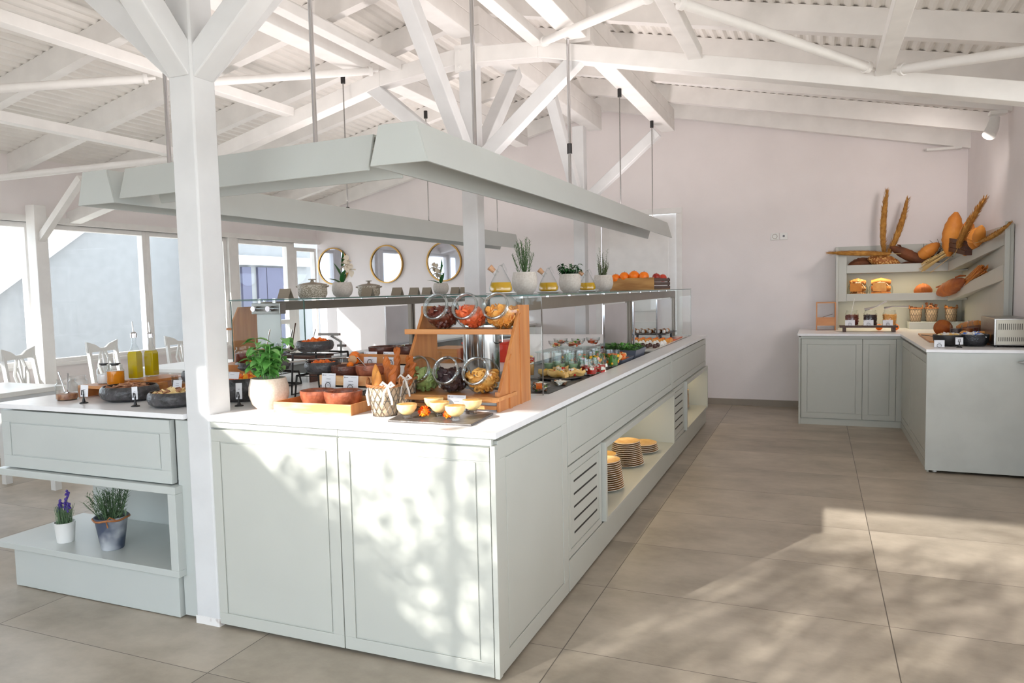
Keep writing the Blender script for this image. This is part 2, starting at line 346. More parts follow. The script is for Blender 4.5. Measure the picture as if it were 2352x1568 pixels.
# ================================================================ the room
BY = 6.66; RX = 2.5; LX = -5.8; FY = -3.3; XR = -1.38
def zj(x):  # underside of the joists
    return 3.40 - .21*(x+.48) if x > -1.38 else 3.589 - .226*(-1.38-x)
def ztr(x):  # top of the truss rafter
    pts = [(-6.4, 2.14), (-3.93, 2.72), (-2.14, 3.165), (-1.44, 3.24), (-.81, 3.2), (2.7, 2.415)]
    for (a, b), (c, d) in zip(pts, pts[1:]):
        if x <= c: return b + (d-b)*(x-a)/(c-a)
    return 2.41
struct('floor', MB().box(-5.9, 6, FY-.1, BY+.1, -.1, 0), 'floor', base=(0, 0, 0))
def gable(x0, x1, z0=0, n=8):
    top = [(x0+(x1-x0)*i/n, zj(x0+(x1-x0)*i/n)+.17) for i in range(n+1)]
    if x0 < XR < x1: top = sorted(top+[(XR, zj(XR)+.17)])
    return [(x0, z0), (x1, z0)] + top[::-1]
# back wall around the door opening
w = MB(); w.prism(gable(LX, -1.47), 'y', BY, BY+.15); w.prism(gable(-1.47, -.47, 2.36, 3), 'y', BY, BY+.15); w.prism(gable(-.47, RX+.15), 'y', BY, BY+.15)
struct('wall_back', w, 'wall')
w = MB().box(RX, RX+.15, 3.5, BY, 0, zj(RX)+.17).box(RX, RX+.15, FY, 3.5, 2.45, zj(RX)+.17).box(RX, RX+.15, FY, 3.5, 0, .9); struct('wall_right', w, 'wall')  # unseen near stretch opened up to let in more sky light
w = MB(); w.box(LX-.12, LX, FY, 4.93, 0, .80); w.box(LX-.12, LX, FY, BY, 2.16, zj(LX)+.17); w.box(LX-.12, LX, FY, -3.0, .8, 2.16)
struct('wall_left', w, 'wall')
w = MB(); w.prism([(-8, 0), (-3.08, 0), (-3.08, zj(-3.08)+.17), (-8, zj(-8)+.17)], 'y', FY-.12, FY); w.prism(gable(-3.08, 2.65, 2.575), 'y', FY-.12, FY)
struct('wall_front', w, 'wall')
# skirting
struct('baseboard_back', MB().box(-.42, .87, BY-.012, BY, 0, .075), pm('grey_skirting', (150, 140, 128), .5))
# door in the back wall
d = MB(); d.box(-1.53, -.45, BY-.02, BY+.01, 2.30, 2.37); d.box(-1.53, -1.46, BY-.02, BY+.01, 0, 2.30); d.box(-.52, -.45, BY-.02, BY+.01, 0, 2.30)
t = thing('door_1', None, None, (-1, BY, 0)); t['kind'] = 'structure'
obj('door_frame', d, 'white', t, bev=.004)
d = MB(); d.box(-1.46, -.52, BY+.03, BY+.07, 0, 2.3); d.box(-1.36, -.62, BY+.02, BY+.03, .2, 1.0); d.box(-1.36, -.62, BY+.02, BY+.03, 1.12, 2.18)
obj('door_leaf', d, 'white', t, bev=.004)
# wall sockets
t = thing('wall_socket', 'white double wall socket high on the plain back wall', 'socket', (.65, BY, 1.93))
obj('cover_plate', MB().box(.56, .645, BY-.01, BY, 1.93, 2.01).box(.655, .74, BY-.01, BY, 1.93, 2.01), 'plastic', t, bev=.003)
obj('socket_insert', MB().cyl((.602, BY-.013, 1.97), (.602, BY-.009, 1.97), .028), 'taupe', t); obj('socket_face', MB().cyl((.602, BY-.015, 1.97), (.602, BY-.012, 1.97), .023), 'plastic', t); obj('socket_insert', MB().cyl((.698, BY-.013, 1.97), (.698, BY-.009, 1.97), .012), 'print', t)
# roof deck: corrugated sheet, ribs along the building
prof = []
x = -7.0; k = 0
while x < 6.2:
    ph = k % 4; prof.append((x, zj(x)+.17+(.018 if ph in (1, 2) else 0))); x += .021 if ph in (0, 2) else .019; k += 1
m = MB(); n = len(prof)
vs = [(a, FY-.6, b) for a, b in prof]+[(a, BY+.02, b) for a, b in prof]; fs = [(i, i+1, n+i+1, n+i) for i in range(n-1)]
vs += [(a, FY-.6, b+.02) for a, b in prof]+[(a, BY+.02, b+.02) for a, b in prof]; fs += [(2*n+i, 3*n+i, 3*n+i+1, 2*n+i+1) for i in range(n-1)]
struct('ceiling', m.add(vs, fs), 'deck')
# joists across the building
for i in range(12):
    y = 6.57-.87*i
    m = MB()
    m.prism([(-6.6, zj(-6.6)), (XR, zj(XR)), (XR, zj(XR)+.175), (-6.6, zj(-6.6)+.175)], 'y', y-.04, y+.04)
    m.prism([(XR, zj(XR)), (RX+.3, zj(RX+.3)), (RX+.3, zj(RX+.3)+.175), (XR, zj(XR)+.175)], 'y', y-.04, y+.04)
    single('roof_joist', m, 'white', 'white ceiling joist under the corrugated sheets, ' + (('closest to the back wall' if i == 0 else ['', 'second', 'third', 'fourth', 'fifth', 'sixth', 'seventh', 'eighth', 'ninth', 'tenth', 'eleventh', 'twelfth'][i]+' from the back wall')), 'joist', 'ceiling joists')
# long beams under the joists
def lbeam(x, y0, y1, z0, z1, w, label, split=True):
    t = thing('roof_beam', label, 'beam', (x, y0, z0), group='long roof beams')
    h = (z1-z0)/2
    if split:
        obj('lower_beam', MB().box(x-w/2, x+w/2, y0, y1, z0, z0+h-.002), 'white', t, bev=.006)
        obj('upper_beam', MB().box(x-w/2+.002, x+w/2-.002, y0, y1, z0+h, z1), 'white', t, bev=.006)
    else: obj('lower_beam', MB().box(x-w/2, x+w/2, y0, y1, z0, z1), 'white', t, bev=.006)
lbeam(XR, -3.1, 2.70, 3.30, 3.58, .16, 'double ridge beam running from the first post towards the central post')
lbeam(XR-.03, 2.86, 6.3, 3.30, 3.58, .16, 'double ridge beam ending in mid air by the back wall')
lbeam(-.5, -3.1, 2.66, 3.145, 3.39, .15, 'long beam right of the ridge in the near bay')
lbeam(-.5, 2.74, 6.05, 3.15, 3.39, .15, 'long beam right of the ridge in the far bay')
lbeam(-2.26, -3.1, 2.66, 3.15, 3.37, .16, 'long beam left of the ridge in the near bay')
lbeam(-2.26, 2.78, 6.05, 3.15, 3.37, .16, 'long beam left of the ridge in the far bay')
# trusses
def truss(y, label):
    t = thing('roof_truss', label, 'truss', (XR, y, 2.4))
    def seg(x0, x1, x2, nm):
        xs = [x0, x1, x2]; h = .118
        poly = [(a, ztr(a)-h) for a in xs]+[(a, ztr(a)) for a in xs[::-1]]
        obj(nm, MB().prism(poly, 'y', y, y+.12), 'white', t, bev=.005)
    seg(-6.3, -3.93, -2.14, 'left_rafter'); seg(-2.14, -1.44, -.81, 'collar'); seg(-.81, 1, 2.62, 'right_rafter')
    pl = MB().box(XR-.085, XR+.085, y-.02, y-.004, 3.06, 3.25)
    for a in (-.05, .05):
        for z in (3.10, 3.21): pl.cyl((XR+a, y-.034, z), (XR+a, y-.02, z), .012, n=8)
    obj('bracket', pl, 'white', t)
truss(2.72, 'white roof truss carried by the central post')
truss(-.06, 'white roof truss carried by the front post'); truss(5.5, 'white roof truss carried by the rear post') if False else None
# posts with four braces
def column(x, y, label, z0=0, ztop=3.2, xb=.86, yb=.92, foot=True, dirs=(1, 1, 1, 1)):
    t = thing('column', label, 'column', (x, y, z0))
    s = .064
    obj('shaft', MB().box(x-s, x+s, y-s, y+s, z0, ztop), 'post', t, bev=.008)
    zb = 2.36
    for i, (dx, dy) in enumerate(((-1, 0), (1, 0), (0, -1), (0, 1))):
        if not dirs[i]: continue
        L = xb if dx else yb
        zt = (ztr(x+dx*L)-.08 if dx else 3.31)
        m = MB().beam((x+dx*.03, y+dy*.03, zb), (x+dx*L, y+dy*L, zt), .105, .105, up=(0, 1, 0) if dx else (1, 0, 0))
        obj('brace', m, 'post', t, bev=.006)
    return t
c = column(XR, .06, 'white timber post with braces standing in front of the buffet counter')
obj('scuffed_base', MB().box(XR-.066, XR+.066, -.006, .126, 0, .035), pm('scuffed_paint', (226, 224, 222), .7, c2=(150, 130, 120), ns=20, ramp=(.6, .8)), c)
column(XR, 2.78, 'white timber post with braces rising from the middle of the island')
column(XR, 5.55, 'white timber post near the back wall with slanted braces', dirs=(0, 1, 1, 0))
t = thing('column', 'white post against the left windows', 'column', (-5.62, 2.3, 0))
obj('shaft', MB().box(-5.69, -5.57, 2.24, 2.36, 0, 2.3), 'white', t, bev=.006)
obj('brace', MB().beam((-5.63, 2.3, 1.95), (-5.0, 2.3, 2.5), .06, .06, up=(0, 1, 0)), 'white', t)
# wind bracing in the roof plane
def tubebr(a, b, label):
    a = Vector(a); b = Vector(b); d = (b-a).normalized()
    t = thing('roof_bracing_tube', label, 'tube', tuple(a), group='round bracing tubes under the roof')
    obj('tube', MB().cyl(a+d*.06, b-d*.06, .028, n=20), 'white', t)
    for q, (p_, s_) in enumerate(((a, 1), (b, -1))):
        obj('end_flange', MB().cyl(p_+d*s_*.05, p_+d*s_*.075, .036, n=20).tube([p_, p_+d*s_*.05], .012, 10), 'white', t)
def P(x, y): return (x, y, ztr(x)-.03)
tubebr(P(-.76, 2.66), P(.26, 1.57), 'thick round tube slanting over the lamp hood to the central truss')
tubebr(P(.34, 1.63), P(1.36, 2.64), 'round roof tube falling right towards the long truss rafter')
tubebr(P(1.46, 2.62), P(2.46, 1.6), 'round roof tube at the right edge of the roof')
tubebr(P(-2.1, 2.64), P(-3.02, 1.66), 'round roof tube right of the front post')
tubebr(P(-3.08, 1.42), P(-4.1, .35), 'upper round roof tube left of the front post')
tubebr(P(-4.12, 2.6), P(-5.2, 1.5), 'lower round roof tube left of the front post')
for x, lab in ((-4.1, 'slim roof strut farthest left'), (-3.02, 'slim roof strut crossing behind the front post'), (-1.98, 'slim roof strut left of the ridge'), (-.8, 'slim roof strut right of the ridge'), (.3, 'slim roof strut over the aisle'), (1.41, 'slim roof strut above the right counter')):
    z = ztr(x)-.005
    single('roof_strut', MB().box(x-.045, x+.045, -.0, 2.715, z-.035, z+.035), 'white', 'white '+lab, 'strut', 'slim roof struts', bev=.004)
# left windows (aluminium)
def window(n, y0, y1, z0, z1, x=LX, mull=()):
    t = thing('window_%d' % n, None, None, (x-.06, (y0+y1)/2, z0)); t['kind'] = 'structure'; w_ = .05
    f = MB(); f.box(x-.1, x-.02, y0+w_, y1-w_, z0, z0+w_).box(x-.1, x-.02, y0+w_, y1-w_, z1-w_, z1).box(x-.1, x-.02, y0, y0+w_, z0, z1).box(x-.1, x-.02, y1-w_, y1, z0, z1)
    for q in mull: f.box(x-.095, x-.025, q-.03, q+.03, z0+w_, z1-w_)
    obj('window_frame', f, 'white', t, bev=.004)
    obj('pane', MB().box(x-.063, x-.057, y0+w_, y1-w_, z0+w_, z1-w_), 'pane', t)
window(1, -3.0, 2.36, .8, 2.16, mull=(-1.6, -.2, 1.2)); window(2, 2.42, 3.66, .8, 2.16); window(3, 3.66, 4.86, .8, 2.16)
struct('trim_1', MB().box(LX-.02, LX+.03, FY, 4.9, .78, .81).box(LX-.12, LX+.02, 2.361, 2.419, .81, 2.16), 'white')
struct('trim_2', MB().box(LX-.12, LX+.02, 4.86, 5.0, 0, 2.16).box(LX-.03, LX+.04, FY, BY, 2.16, 2.22), 'white')
t = thing('door_2', None, None, (LX-.06, 5.5, 0)); t['kind'] = 'structure'
f = MB().box(LX-.1, LX-.02, 5.0, 5.07, 0, 2.16).box(LX-.1, LX-.02, 6.0, 6.16, 0, 2.16).box(LX-.1, LX-.02, 5.07, 6.0, 2.1, 2.16).box(LX-.1, LX-.02, 5.07, 6.0, 0, .1).box(LX-.1, LX-.02, 5.07, 6.0, 1.02, 1.08)
obj('door_frame', f, 'white', t, bev=.004); obj('pane', MB().box(LX-.063, LX-.057, 5.07, 6.0, .1, 2.1), 'pane', t)
window(4, 6.16, 6.66, 0, 2.1)
# outside
struct('trim_3', MB().box(-40, LX-.12, -30, 30, -.14, -.02), 'ground')
struct('trim_4', MB().box(-6, 40, -40, FY-.12, -.14, -.02).box(2.65, 40, FY-.12, 20, -.14, -.02), 'ground')
# ================================================================ buildings outside the windows
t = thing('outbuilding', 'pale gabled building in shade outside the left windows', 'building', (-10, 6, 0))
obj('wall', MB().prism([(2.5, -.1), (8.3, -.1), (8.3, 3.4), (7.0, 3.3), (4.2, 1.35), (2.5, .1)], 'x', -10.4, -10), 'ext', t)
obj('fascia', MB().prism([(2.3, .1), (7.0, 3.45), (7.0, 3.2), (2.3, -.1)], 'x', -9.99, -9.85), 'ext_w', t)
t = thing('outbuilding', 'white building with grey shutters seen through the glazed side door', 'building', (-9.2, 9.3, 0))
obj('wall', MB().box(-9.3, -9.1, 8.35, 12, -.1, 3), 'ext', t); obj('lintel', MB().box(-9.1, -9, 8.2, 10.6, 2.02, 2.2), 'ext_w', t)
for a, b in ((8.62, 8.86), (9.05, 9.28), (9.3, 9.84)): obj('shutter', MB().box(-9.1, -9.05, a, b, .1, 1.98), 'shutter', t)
# added unseen wall shaping a diagonal shadow, and terrace foliage casting the dappled shade
struct('wall_shade_caster', MB().prism([(-3.9, -.1), (-2.76, -.1), (-2.76, 2.2), (-3.3, 2.53), (-3.9, 2.53)], 'y', -5.22, FY-.12), 'ext_w')
def shrub(name, label, xs, ys, zt, nleaf, seed, size=.07, lo=.1):
    rr = random.Random(seed); t = thing(name, label, 'tree', ((xs[0]+xs[1])/2, (ys[0]+ys[1])/2, -.1)); lf = MB()
    cl = [(rr.uniform(*xs), rr.uniform(*ys), lo+(1-(1-rr.random())**1.0)*(zt-lo)) for _ in range(nleaf//5)]
    for c in cl:
        sp = rr.uniform(.03, .07)
        for _ in range(5):
            p = Vector(c)+Vector((rr.gauss(0, sp), rr.gauss(0, sp), rr.gauss(0, sp*.7)))
            if p.z > zt-(p.y+5.0)*.43+rr.uniform(-.07, .04): continue
            if p.z < .05: continue
            lf.leaf(p, (rr.uniform(-1, 1), rr.uniform(-1, 1), rr.uniform(-.6, .6)), size*rr.uniform(.7, 1.4), size*.62, .2, seg=2)
    obj('foliage', lf, 'leaf_dark', t)
    tr = MB()
    for _ in range(9):
        x = rr.uniform(*xs); y = rr.uniform(*ys); tr.tube([(x, y, -.1), (x+rr.uniform(-.2, .2), y, zt*.5), (x+rr.uniform(-.5, .5), y+.1, zt*.86)], [.02, .014, .006], 6)
    obj('stem', tr, 'trunk', t)
shrub('garden_shrub', 'leafy shrub outside the terrace opening', (-6.7, 2.3), (-5.8, -5.25), 3.12, 27000, 5, size=.066, lo=1.95)
for x, lab in ((-2.09, 'left'), (.15, 'right')):
    single('garden_post', MB().cyl((x, -3.75, -.1), (x+.02, -3.75, 2.55), .022, n=10), 'trunk', 'thin %s stake standing outside the terrace opening' % lab, 'post')
# ================================================================ island
def panel_groove(mb, plane, a0, a1, z0, z1, c, s, g=.006):
    # raised moulding ring on a flat front; plane 'y' faces -y at y=c ; plane 'x' faces +x at x=c ; s = sign of outward
    for (u0, u1, v0, v1) in ((a0, a1, z0, z0+g), (a0, a1, z1-g, z1), (a0, a0+g, z0, z1), (a1-g, a1, z0, z1)):
        if plane == 'y': mb.box(u0, u1, min(c, c+s*.004), max(c, c+s*.004), v0, v1)
        else: mb.box(min(c, c+s*.004), max(c, c+s*.004), u0, u1, v0, v1)
def door(parent, plane, a0, a1, z0, z1, c, s, inset=.055, mat='green', name='door', th=.018):
    """panel door with a routed frame"""
    m = MB(); g = .0015
    def B(u0, u1, v0, v1, d0, d1):
        lo, hi = sorted((c+s*d0, c+s*d1))
        (m.box(u0, u1, lo, hi, v0, v1) if plane == 'y' else m.box(lo, hi, u0, u1, v0, v1))
    i = inset
    B(a0+g, a1-g, z0+g, z1-g, 0, th-.006)
    B(a0+g, a1-g, z0+g, z0+i, th-.006, th); B(a0+g, a1-g, z1-i, z1-g, th-.006, th)
    B(a0+g, a0+i, z0+i, z1-i, th-.006, th); B(a1-i, a1-g, z0+i, z1-i, th-.006, th)
    B(a0+i+.006, a1-i-.006, z0+i+.006, z1-i-.006, th-.006, th-.001)
    return obj(name, m, mat, parent, bev=.0015)
CT = .92; CB = .898
# near right unit
t = thing('buffet_cabinet', 'corner buffet cabinet with two tall panel doors in dappled sunlight', 'cabinet', (-.66, .4, 0))
obj('carcass', MB().box(-1.325, -.025, .02, .82, .012, CB-.012).box(-.02, -.0, .0, .03, .012, CB-.03), 'green', t, bev=.002)
obj('apron', MB().box(-1.325, -.672, .002, .02, .868, CB-.002).box(-.670, -.014, .002, .02, .868, CB-.002), 'green', t, bev=.001)
door(t, 'y', -1.325, -.674, .012, .862, .02, -1, .052); door(t, 'y', -.672, -.022, .012, .862, .02, -1, .052)
door(t, 'x', .03, .818, .012, .882, -.025, 1, .07, name='side_panel', th=.022)
obj('plinth', MB().box(-1.30, -.04, .06, .8, 0, .012), 'dark', t)
# long right units
def long_unit(label, y0, y1, yg1, yn0, deck=True, sub=''):
    t = thing('buffet_cabinet', label, 'cabinet', (-.3, (y0+y1)/2, 0))
    b = MB(); b.box(-.6, -.025, y0, yn0-.004, .012, .57).box(-.6, -.025, y0, y1, .61, CB-.012).box(-.6, -.025, y0, y1, .012, .165).box(-.62, -.58, y0, y1, .165, .61)
    obj('carcass', b, 'green', t)
    door(t, 'x', y0, y1, .605, .882, -.025, 1, .05, name='drawer_front', th=.022)
    door(t, 'x', y0, yn0-.01, .165, .60, -.025, 1, .035, name='vent_panel', th=.02)
    g = MB()
    for k in range(5): z = .26+k*.062; g.box(-.0075, -.0045, y0+.09, yn0-.10, z, z+.009)
    obj('vent_slots', g, 'dark', t)
    obj('lower_panel', MB().box(-.025, -.003, y0, y1, .012, .160), 'green', t, bev=.002)
    n = MB(); th = .032
    n.box(-.45, .018, yn0, yn0+th, .17, .60).box(-.45, .018, y1-th, y1, .17, .60).box(-.45, .018, yn0+th, y1-th, .568, .60).box(-.45, .018, yn0+th, y1-th, .17, .188).box(-.46, -.45, yn0, y1, .17, .60)
    obj('open_niche', n, 'green', t, bev=.002)
    obj('plinth', MB().box(-.56, -.045, y0+.01, y1-.01, 0, .012), 'dark', t)
    return t
long_unit('long buffet cabinet whose open niche holds several stacks of plates', .825, 3.465, 1.35, 1.40)
long_unit('buffet cabinet at the far end of the aisle side with a small plate niche', 3.47, 5.37, 3.95, 4.05)
# left front unit with open shelf
t = thing('buffet_cabinet', 'left buffet cabinet with one wide drawer above an open shelf for potted plants', 'cabinet', (-2.1, .4, 0))
b = MB(); b.box(-2.66, -1.545, .05, .45, .61, CB-.012).box(-2.66, -1.445, .46, .85, .012, CB-.012).box(-1.54, -1.46, .05, .46, .012, CB-.012).box(-1.46, -1.33, .13, .46, .012, CB-.012)
obj('carcass', b, 'green_pale', t)
door(t, 'y', -2.67, -1.55, .602, .888, .03, -1, .06, mat='green_pale', name='drawer_front', th=.03)
n = MB(); n.box(-2.70, -1.515, -.022, .46, .565, .598).box(-2.75, -1.515, -.022, .46, .195, .225).box(-1.56, -1.515, -.022, .46, .225, .565)
obj('open_shelf', n, 'green_pale', t, bev=.002)
obj('base_board', MB().box(-2.64, -1.545, .0, .44, .004, .193), 'green_pale', t, bev=.002)
obj('side_filler', MB().box(-1.535, -1.452, .02, .05, .012, CB-.012), 'green_pale', t)
# far left run
t = thing('buffet_cabinet', 'window side run of buffet cabinets hidden behind the food', 'cabinet', (-2.4, 3, 0))
obj('carcass', MB().box(-2.66, -2.05, .86, 5.37, .012, CB-.012), 'green', t)
# worktop with two recessed wells and a notch for the post
w = MB()
def slab(x0, x1, y0, y1): w.box(x0, x1, y0, y1, CB, CT)
slab(-1.312, .012, -.016, .93); slab(-2.685, -1.449, -.016, .93); slab(-1.449, -1.312, .128, .93)
slab(-.128, .012, .93, 5.39); slab(-2.685, -2.545, .93, 5.39); slab(-.75, -.128, 5.30, 5.39); slab(-2.545, -1.93, 5.30, 5.39)
slab(-1.93, -.75, .93, 2.71); slab(-1.93, -1.449, 2.71, 2.85); slab(-1.312, -.75, 2.71, 2.85); slab(-1.93, -.75, 2.85, 5.39); slab(-2.545, -1.93, .93, 1.45)
single('buffet_worktop', w, 'quartz', 'white stone worktop running over the whole buffet island', 'worktop')
single('cold_well', MB().box(-.75, -.128, .93, 5.3, .885, .9), 'dark', 'black recessed cold well along the aisle side of the island', 'well', 'display wells')
single('cold_well', MB().box(-2.545, -1.93, 1.45, 5.3, .885, .9), 'dark', 'black recessed cold well on the window side of the island', 'well', 'display wells')
# ================================================================ sneeze guards
GZ = 1.397
def guard(s, x_in, x_out, xb, y0, y1, posts, panels, label):
    t = thing('sneeze_guard', label, 'guard', (xb, y0, CT))
    xa, xc = sorted((x_in, x_out))
    obj('shelf_glass', MB().box(xa, xc, y0-.02, y1+.02, GZ-.008, GZ), 'guard', t)
    e = .0012
    obj('glass_edge', MB().box(xa-e, xa, y0-.02, y1+.02, GZ-.0075, GZ-.0005).box(xc, xc+e, y0-.02, y1+.02, GZ-.0075, GZ-.0005).box(xa, xc, y0-.02-e, y0-.02, GZ-.0075, GZ-.0005), 'glass_edge', t)
    for y in (y0, y1):
        obj('end_pane', MB().box(xa, xc, y-.005, y+.005, CT+.001, GZ-.012), 'guard', t)
        ed = MB(); ed.box(xc-.001, xc+.0025, y-.004, y+.004, CT+.001, GZ-.012).box(xa-.0025, xa, y-.004, y+.004, CT+.001, GZ-.012).box(xa, xc, y-.004, y+.004, GZ-.0125, GZ-.0105)
        obj('pane_edge', ed, 'steel' if s > 0 else 'glass_edge', t)
    obj('rail', MB().box(xb-.02, xb+.02, y0+.12, y1-.1, 1.316, 1.378), 'beam_steel', t, bev=.002)
    st = MB(); y = y0+.15
    while y < y1-.1: st.cyl((xb, y, 1.378), (xb, y, GZ-.008), .009, n=10); y += .38
    obj('stand_off', st, 'chrome', t)
    for p in posts: obj('post', MB().box(xb-.018, xb+.018, p-.035, p-.008, CT, 1.316).box(xb-.018, xb+.018, p+.008, p+.035, CT, 1.316).box(xb-.012, xb+.012, p-.007, p+.007, CT, 1.31, mi=1), ['beam_steel', 'black'], t)
    for a, b in panels: obj('steel_screen', MB().box(xb-.006, xb+.006, a, b, .96, 1.305), 'mirror_steel', t)
guard(1, -.75, -.14, -.3, .884, 5.3, (1.05, 3.27, 5.17), ((2.55, 3.2), (3.42, 3.45), (4.35, 5.12)), 'glass sneeze guard over the salads on the aisle side')
guard(-1, -1.93, -2.52, -2.37, 1.42, 5.3, (3.49, 5.17), ((3.05, 3.42),), 'glass sneeze guard on the window side')
t = thing('clamp_bracket', 'steel clamp box with two round knobs on the left glass guard', 'bracket', (-2.3, 1.44, 1.32))
obj('box', MB().box(-2.36, -2.13, 1.43, 1.49, 1.30, 1.37), 'steel', t, bev=.003)
k = MB()
for x in (-2.31, -2.19): k.cyl((x, 1.43, 1.335), (x, 1.385, 1.335), .018, n=16).cyl((x, 1.455, 1.37), (x, 1.455, 1.40), .012, n=10)
obj('knob', k, 'chrome', t); 
obj('frosted_plate', MB().box(-2.34, -2.15, 1.455, 1.463, 1.0, 1.30), 'lamp_glow', t)
# ================================================================ hoods
def hood(name, label, a, b, zb=1.95, wb=.272, wt=.18, h=.168, rods=(), caps=(True, True), mat='green_pale', seam=()):
    a = Vector((*a, 0)); b = Vector((*b, 0)); d = (b-a).normalized(); n = Vector((d.y, -d.x, 0)); up = Vector((0, 0, 1))
    t = thing(name, label, 'lamp hood', (a.x, a.y, zb), group='suspended lamp hoods over the island')
    th = .012
    def strip(off_b, zb_, off_t, zt_, nm, thv):
        pts = []
        for p in (a, b):
            q0 = p+n*off_b+up*zb_; q1 = p+n*off_t+up*zt_
            pts += [q0, q1, q1+thv, q0+thv]
        m = MB().add(pts, [(0, 1, 2, 3), (7, 6, 5, 4), (0, 4, 5, 1), (1, 5, 6, 2), (2, 6, 7, 3), (3, 7, 4, 0)])
        return obj(nm, m, mat, t, bev=.002)
    strip(wb/2, zb, wt/2, zb+h, 'side_panel', -n*th); strip(-wb/2, zb, -wt/2, zb+h, 'side_panel', n*th)
    strip(wt/2, zb+h, -wt/2, zb+h, 'top_panel', -up*th)
    for c, p, s in ((caps[0], a, -1), (caps[1], b, 1)):
        if c:
            q = [p+n*wb/2+up*zb, p+n*wt/2+up*(zb+h), p-n*wt/2+up*(zb+h), p-n*wb/2+up*zb]
            obj('end_cap', MB().add(q+[v+d*s*.012 for v in q], [(0, 1, 2, 3), (7, 6, 5, 4), (0, 4, 5, 1), (1, 5, 6, 2), (2, 6, 7, 3), (3, 7, 4, 0)]), mat, t, bev=.002)
    obj('light_strip', MB().beam(a+d*.03+up*(zb+h-.03), b-d*.03+up*(zb+h-.03), .05, .025), 'lamp_glow', t)
    for rod in rods:
        (x, y, zt, thick) = rod[:4]; zc = rod[4] if len(rod) > 4 else zt
        r = obj('suspension_rod', MB().cyl((x, y, zb+h), (x, y, zt), .011 if thick else .005, n=10), 'chrome' if thick else 'steel', t)
        obj('lower_fitting', MB().cyl((x, y, zb+h-.002), (x, y, zb+h+.012), .022, .012, n=12), 'black', r); obj('upper_fitting', MB().cyl((x, y, zc-.07), (x, y, zc), .018, n=12), 'black', r)
    return t
hood('lamp_hood', 'long sage lamp hood over the aisle side of the buffet', (-.555, .34), (-.545, 5.75), 1.952, .275, .178, .166,
     rods=((-.55, 1.07, 3.14, True), (-.55, 2.62, 3.14, True, 2.43), (-.55, 4.06, 3.15, False), (-.55, 5.42, 3.15, False)), caps=(True, False))
hood('lamp_hood', 'long sage lamp hood over the window side of the buffet', (-2.5, .47), (-2.43, 6.0), 1.925, .275, .178, .175,
     rods=((-2.42, 2.63, 3.15, False), (-2.42, 3.96, 3.15, False), (-2.42, 5.62, 3.15, False)), caps=(True, False))
hood('lamp_hood', 'short sage lamp hood spanning between the two long hoods', (-2.33, .60), (-.72, .50), 1.945, .265, .178, .16,
     rods=((-2.08, .57, 2.95, True), (-1.11, .52, 3.2, True)), caps=(False, False))
# ================================================================ plates in the niches
def plate_mesh():
    m = MB(); m.lathe([(0, .004), (.06, .003), (.09, .012), (.112, .018), (.114, .016), (.09, .006), (.06, 0), (0, 0)], n=36, sy=1.25, mis=[1, 1, 1, 0, 0, 0, 0])
    return m
pl0 = tag(obj('oval_plate', plate_mesh(), ['plate', 'plate_top'], base=(0, 0, 0)), 'x', 'plate')
first = True
def stack(x, y, z, n, where, s0=1, s1=.84, k=1.0, dz=.0125):
    global first
    for i in range(n):
        s = s0+(s1-s0)*i/max(1, n-1)
        o = pl0 if first else pl0.copy()
        if not first: COL.objects.link(o)
        first = False
        o.location = (x, y, z+i*dz); o.scale = (s*k, s*k, 1)
        o['label'] = 'tan plate, %s in the %s' % (ORD[n-1-i], where); o['group'] = 'plates stacked in the island niches'
stack(-.17, 2.62, .189, 13, 'tallest plate stack', 1.05, .8)
stack(-.15, 3.06, .189, 5, 'short plate stack at the back', 1, .9)
stack(-.24, 2.28, .189, 11, 'middle plate stack of the niche', 1, .82, .9)
stack(-.14, 1.98, .189, 14, 'front plate stack of the niche', 1, .8, .95)
stack(-.17, 1.70, .189, 12, 'half hidden nearest plate stack', 1, .8, .95)
stack(-.22, 5.1, .189, 15, 'plate stack of the far niche', 1, .95, .8)
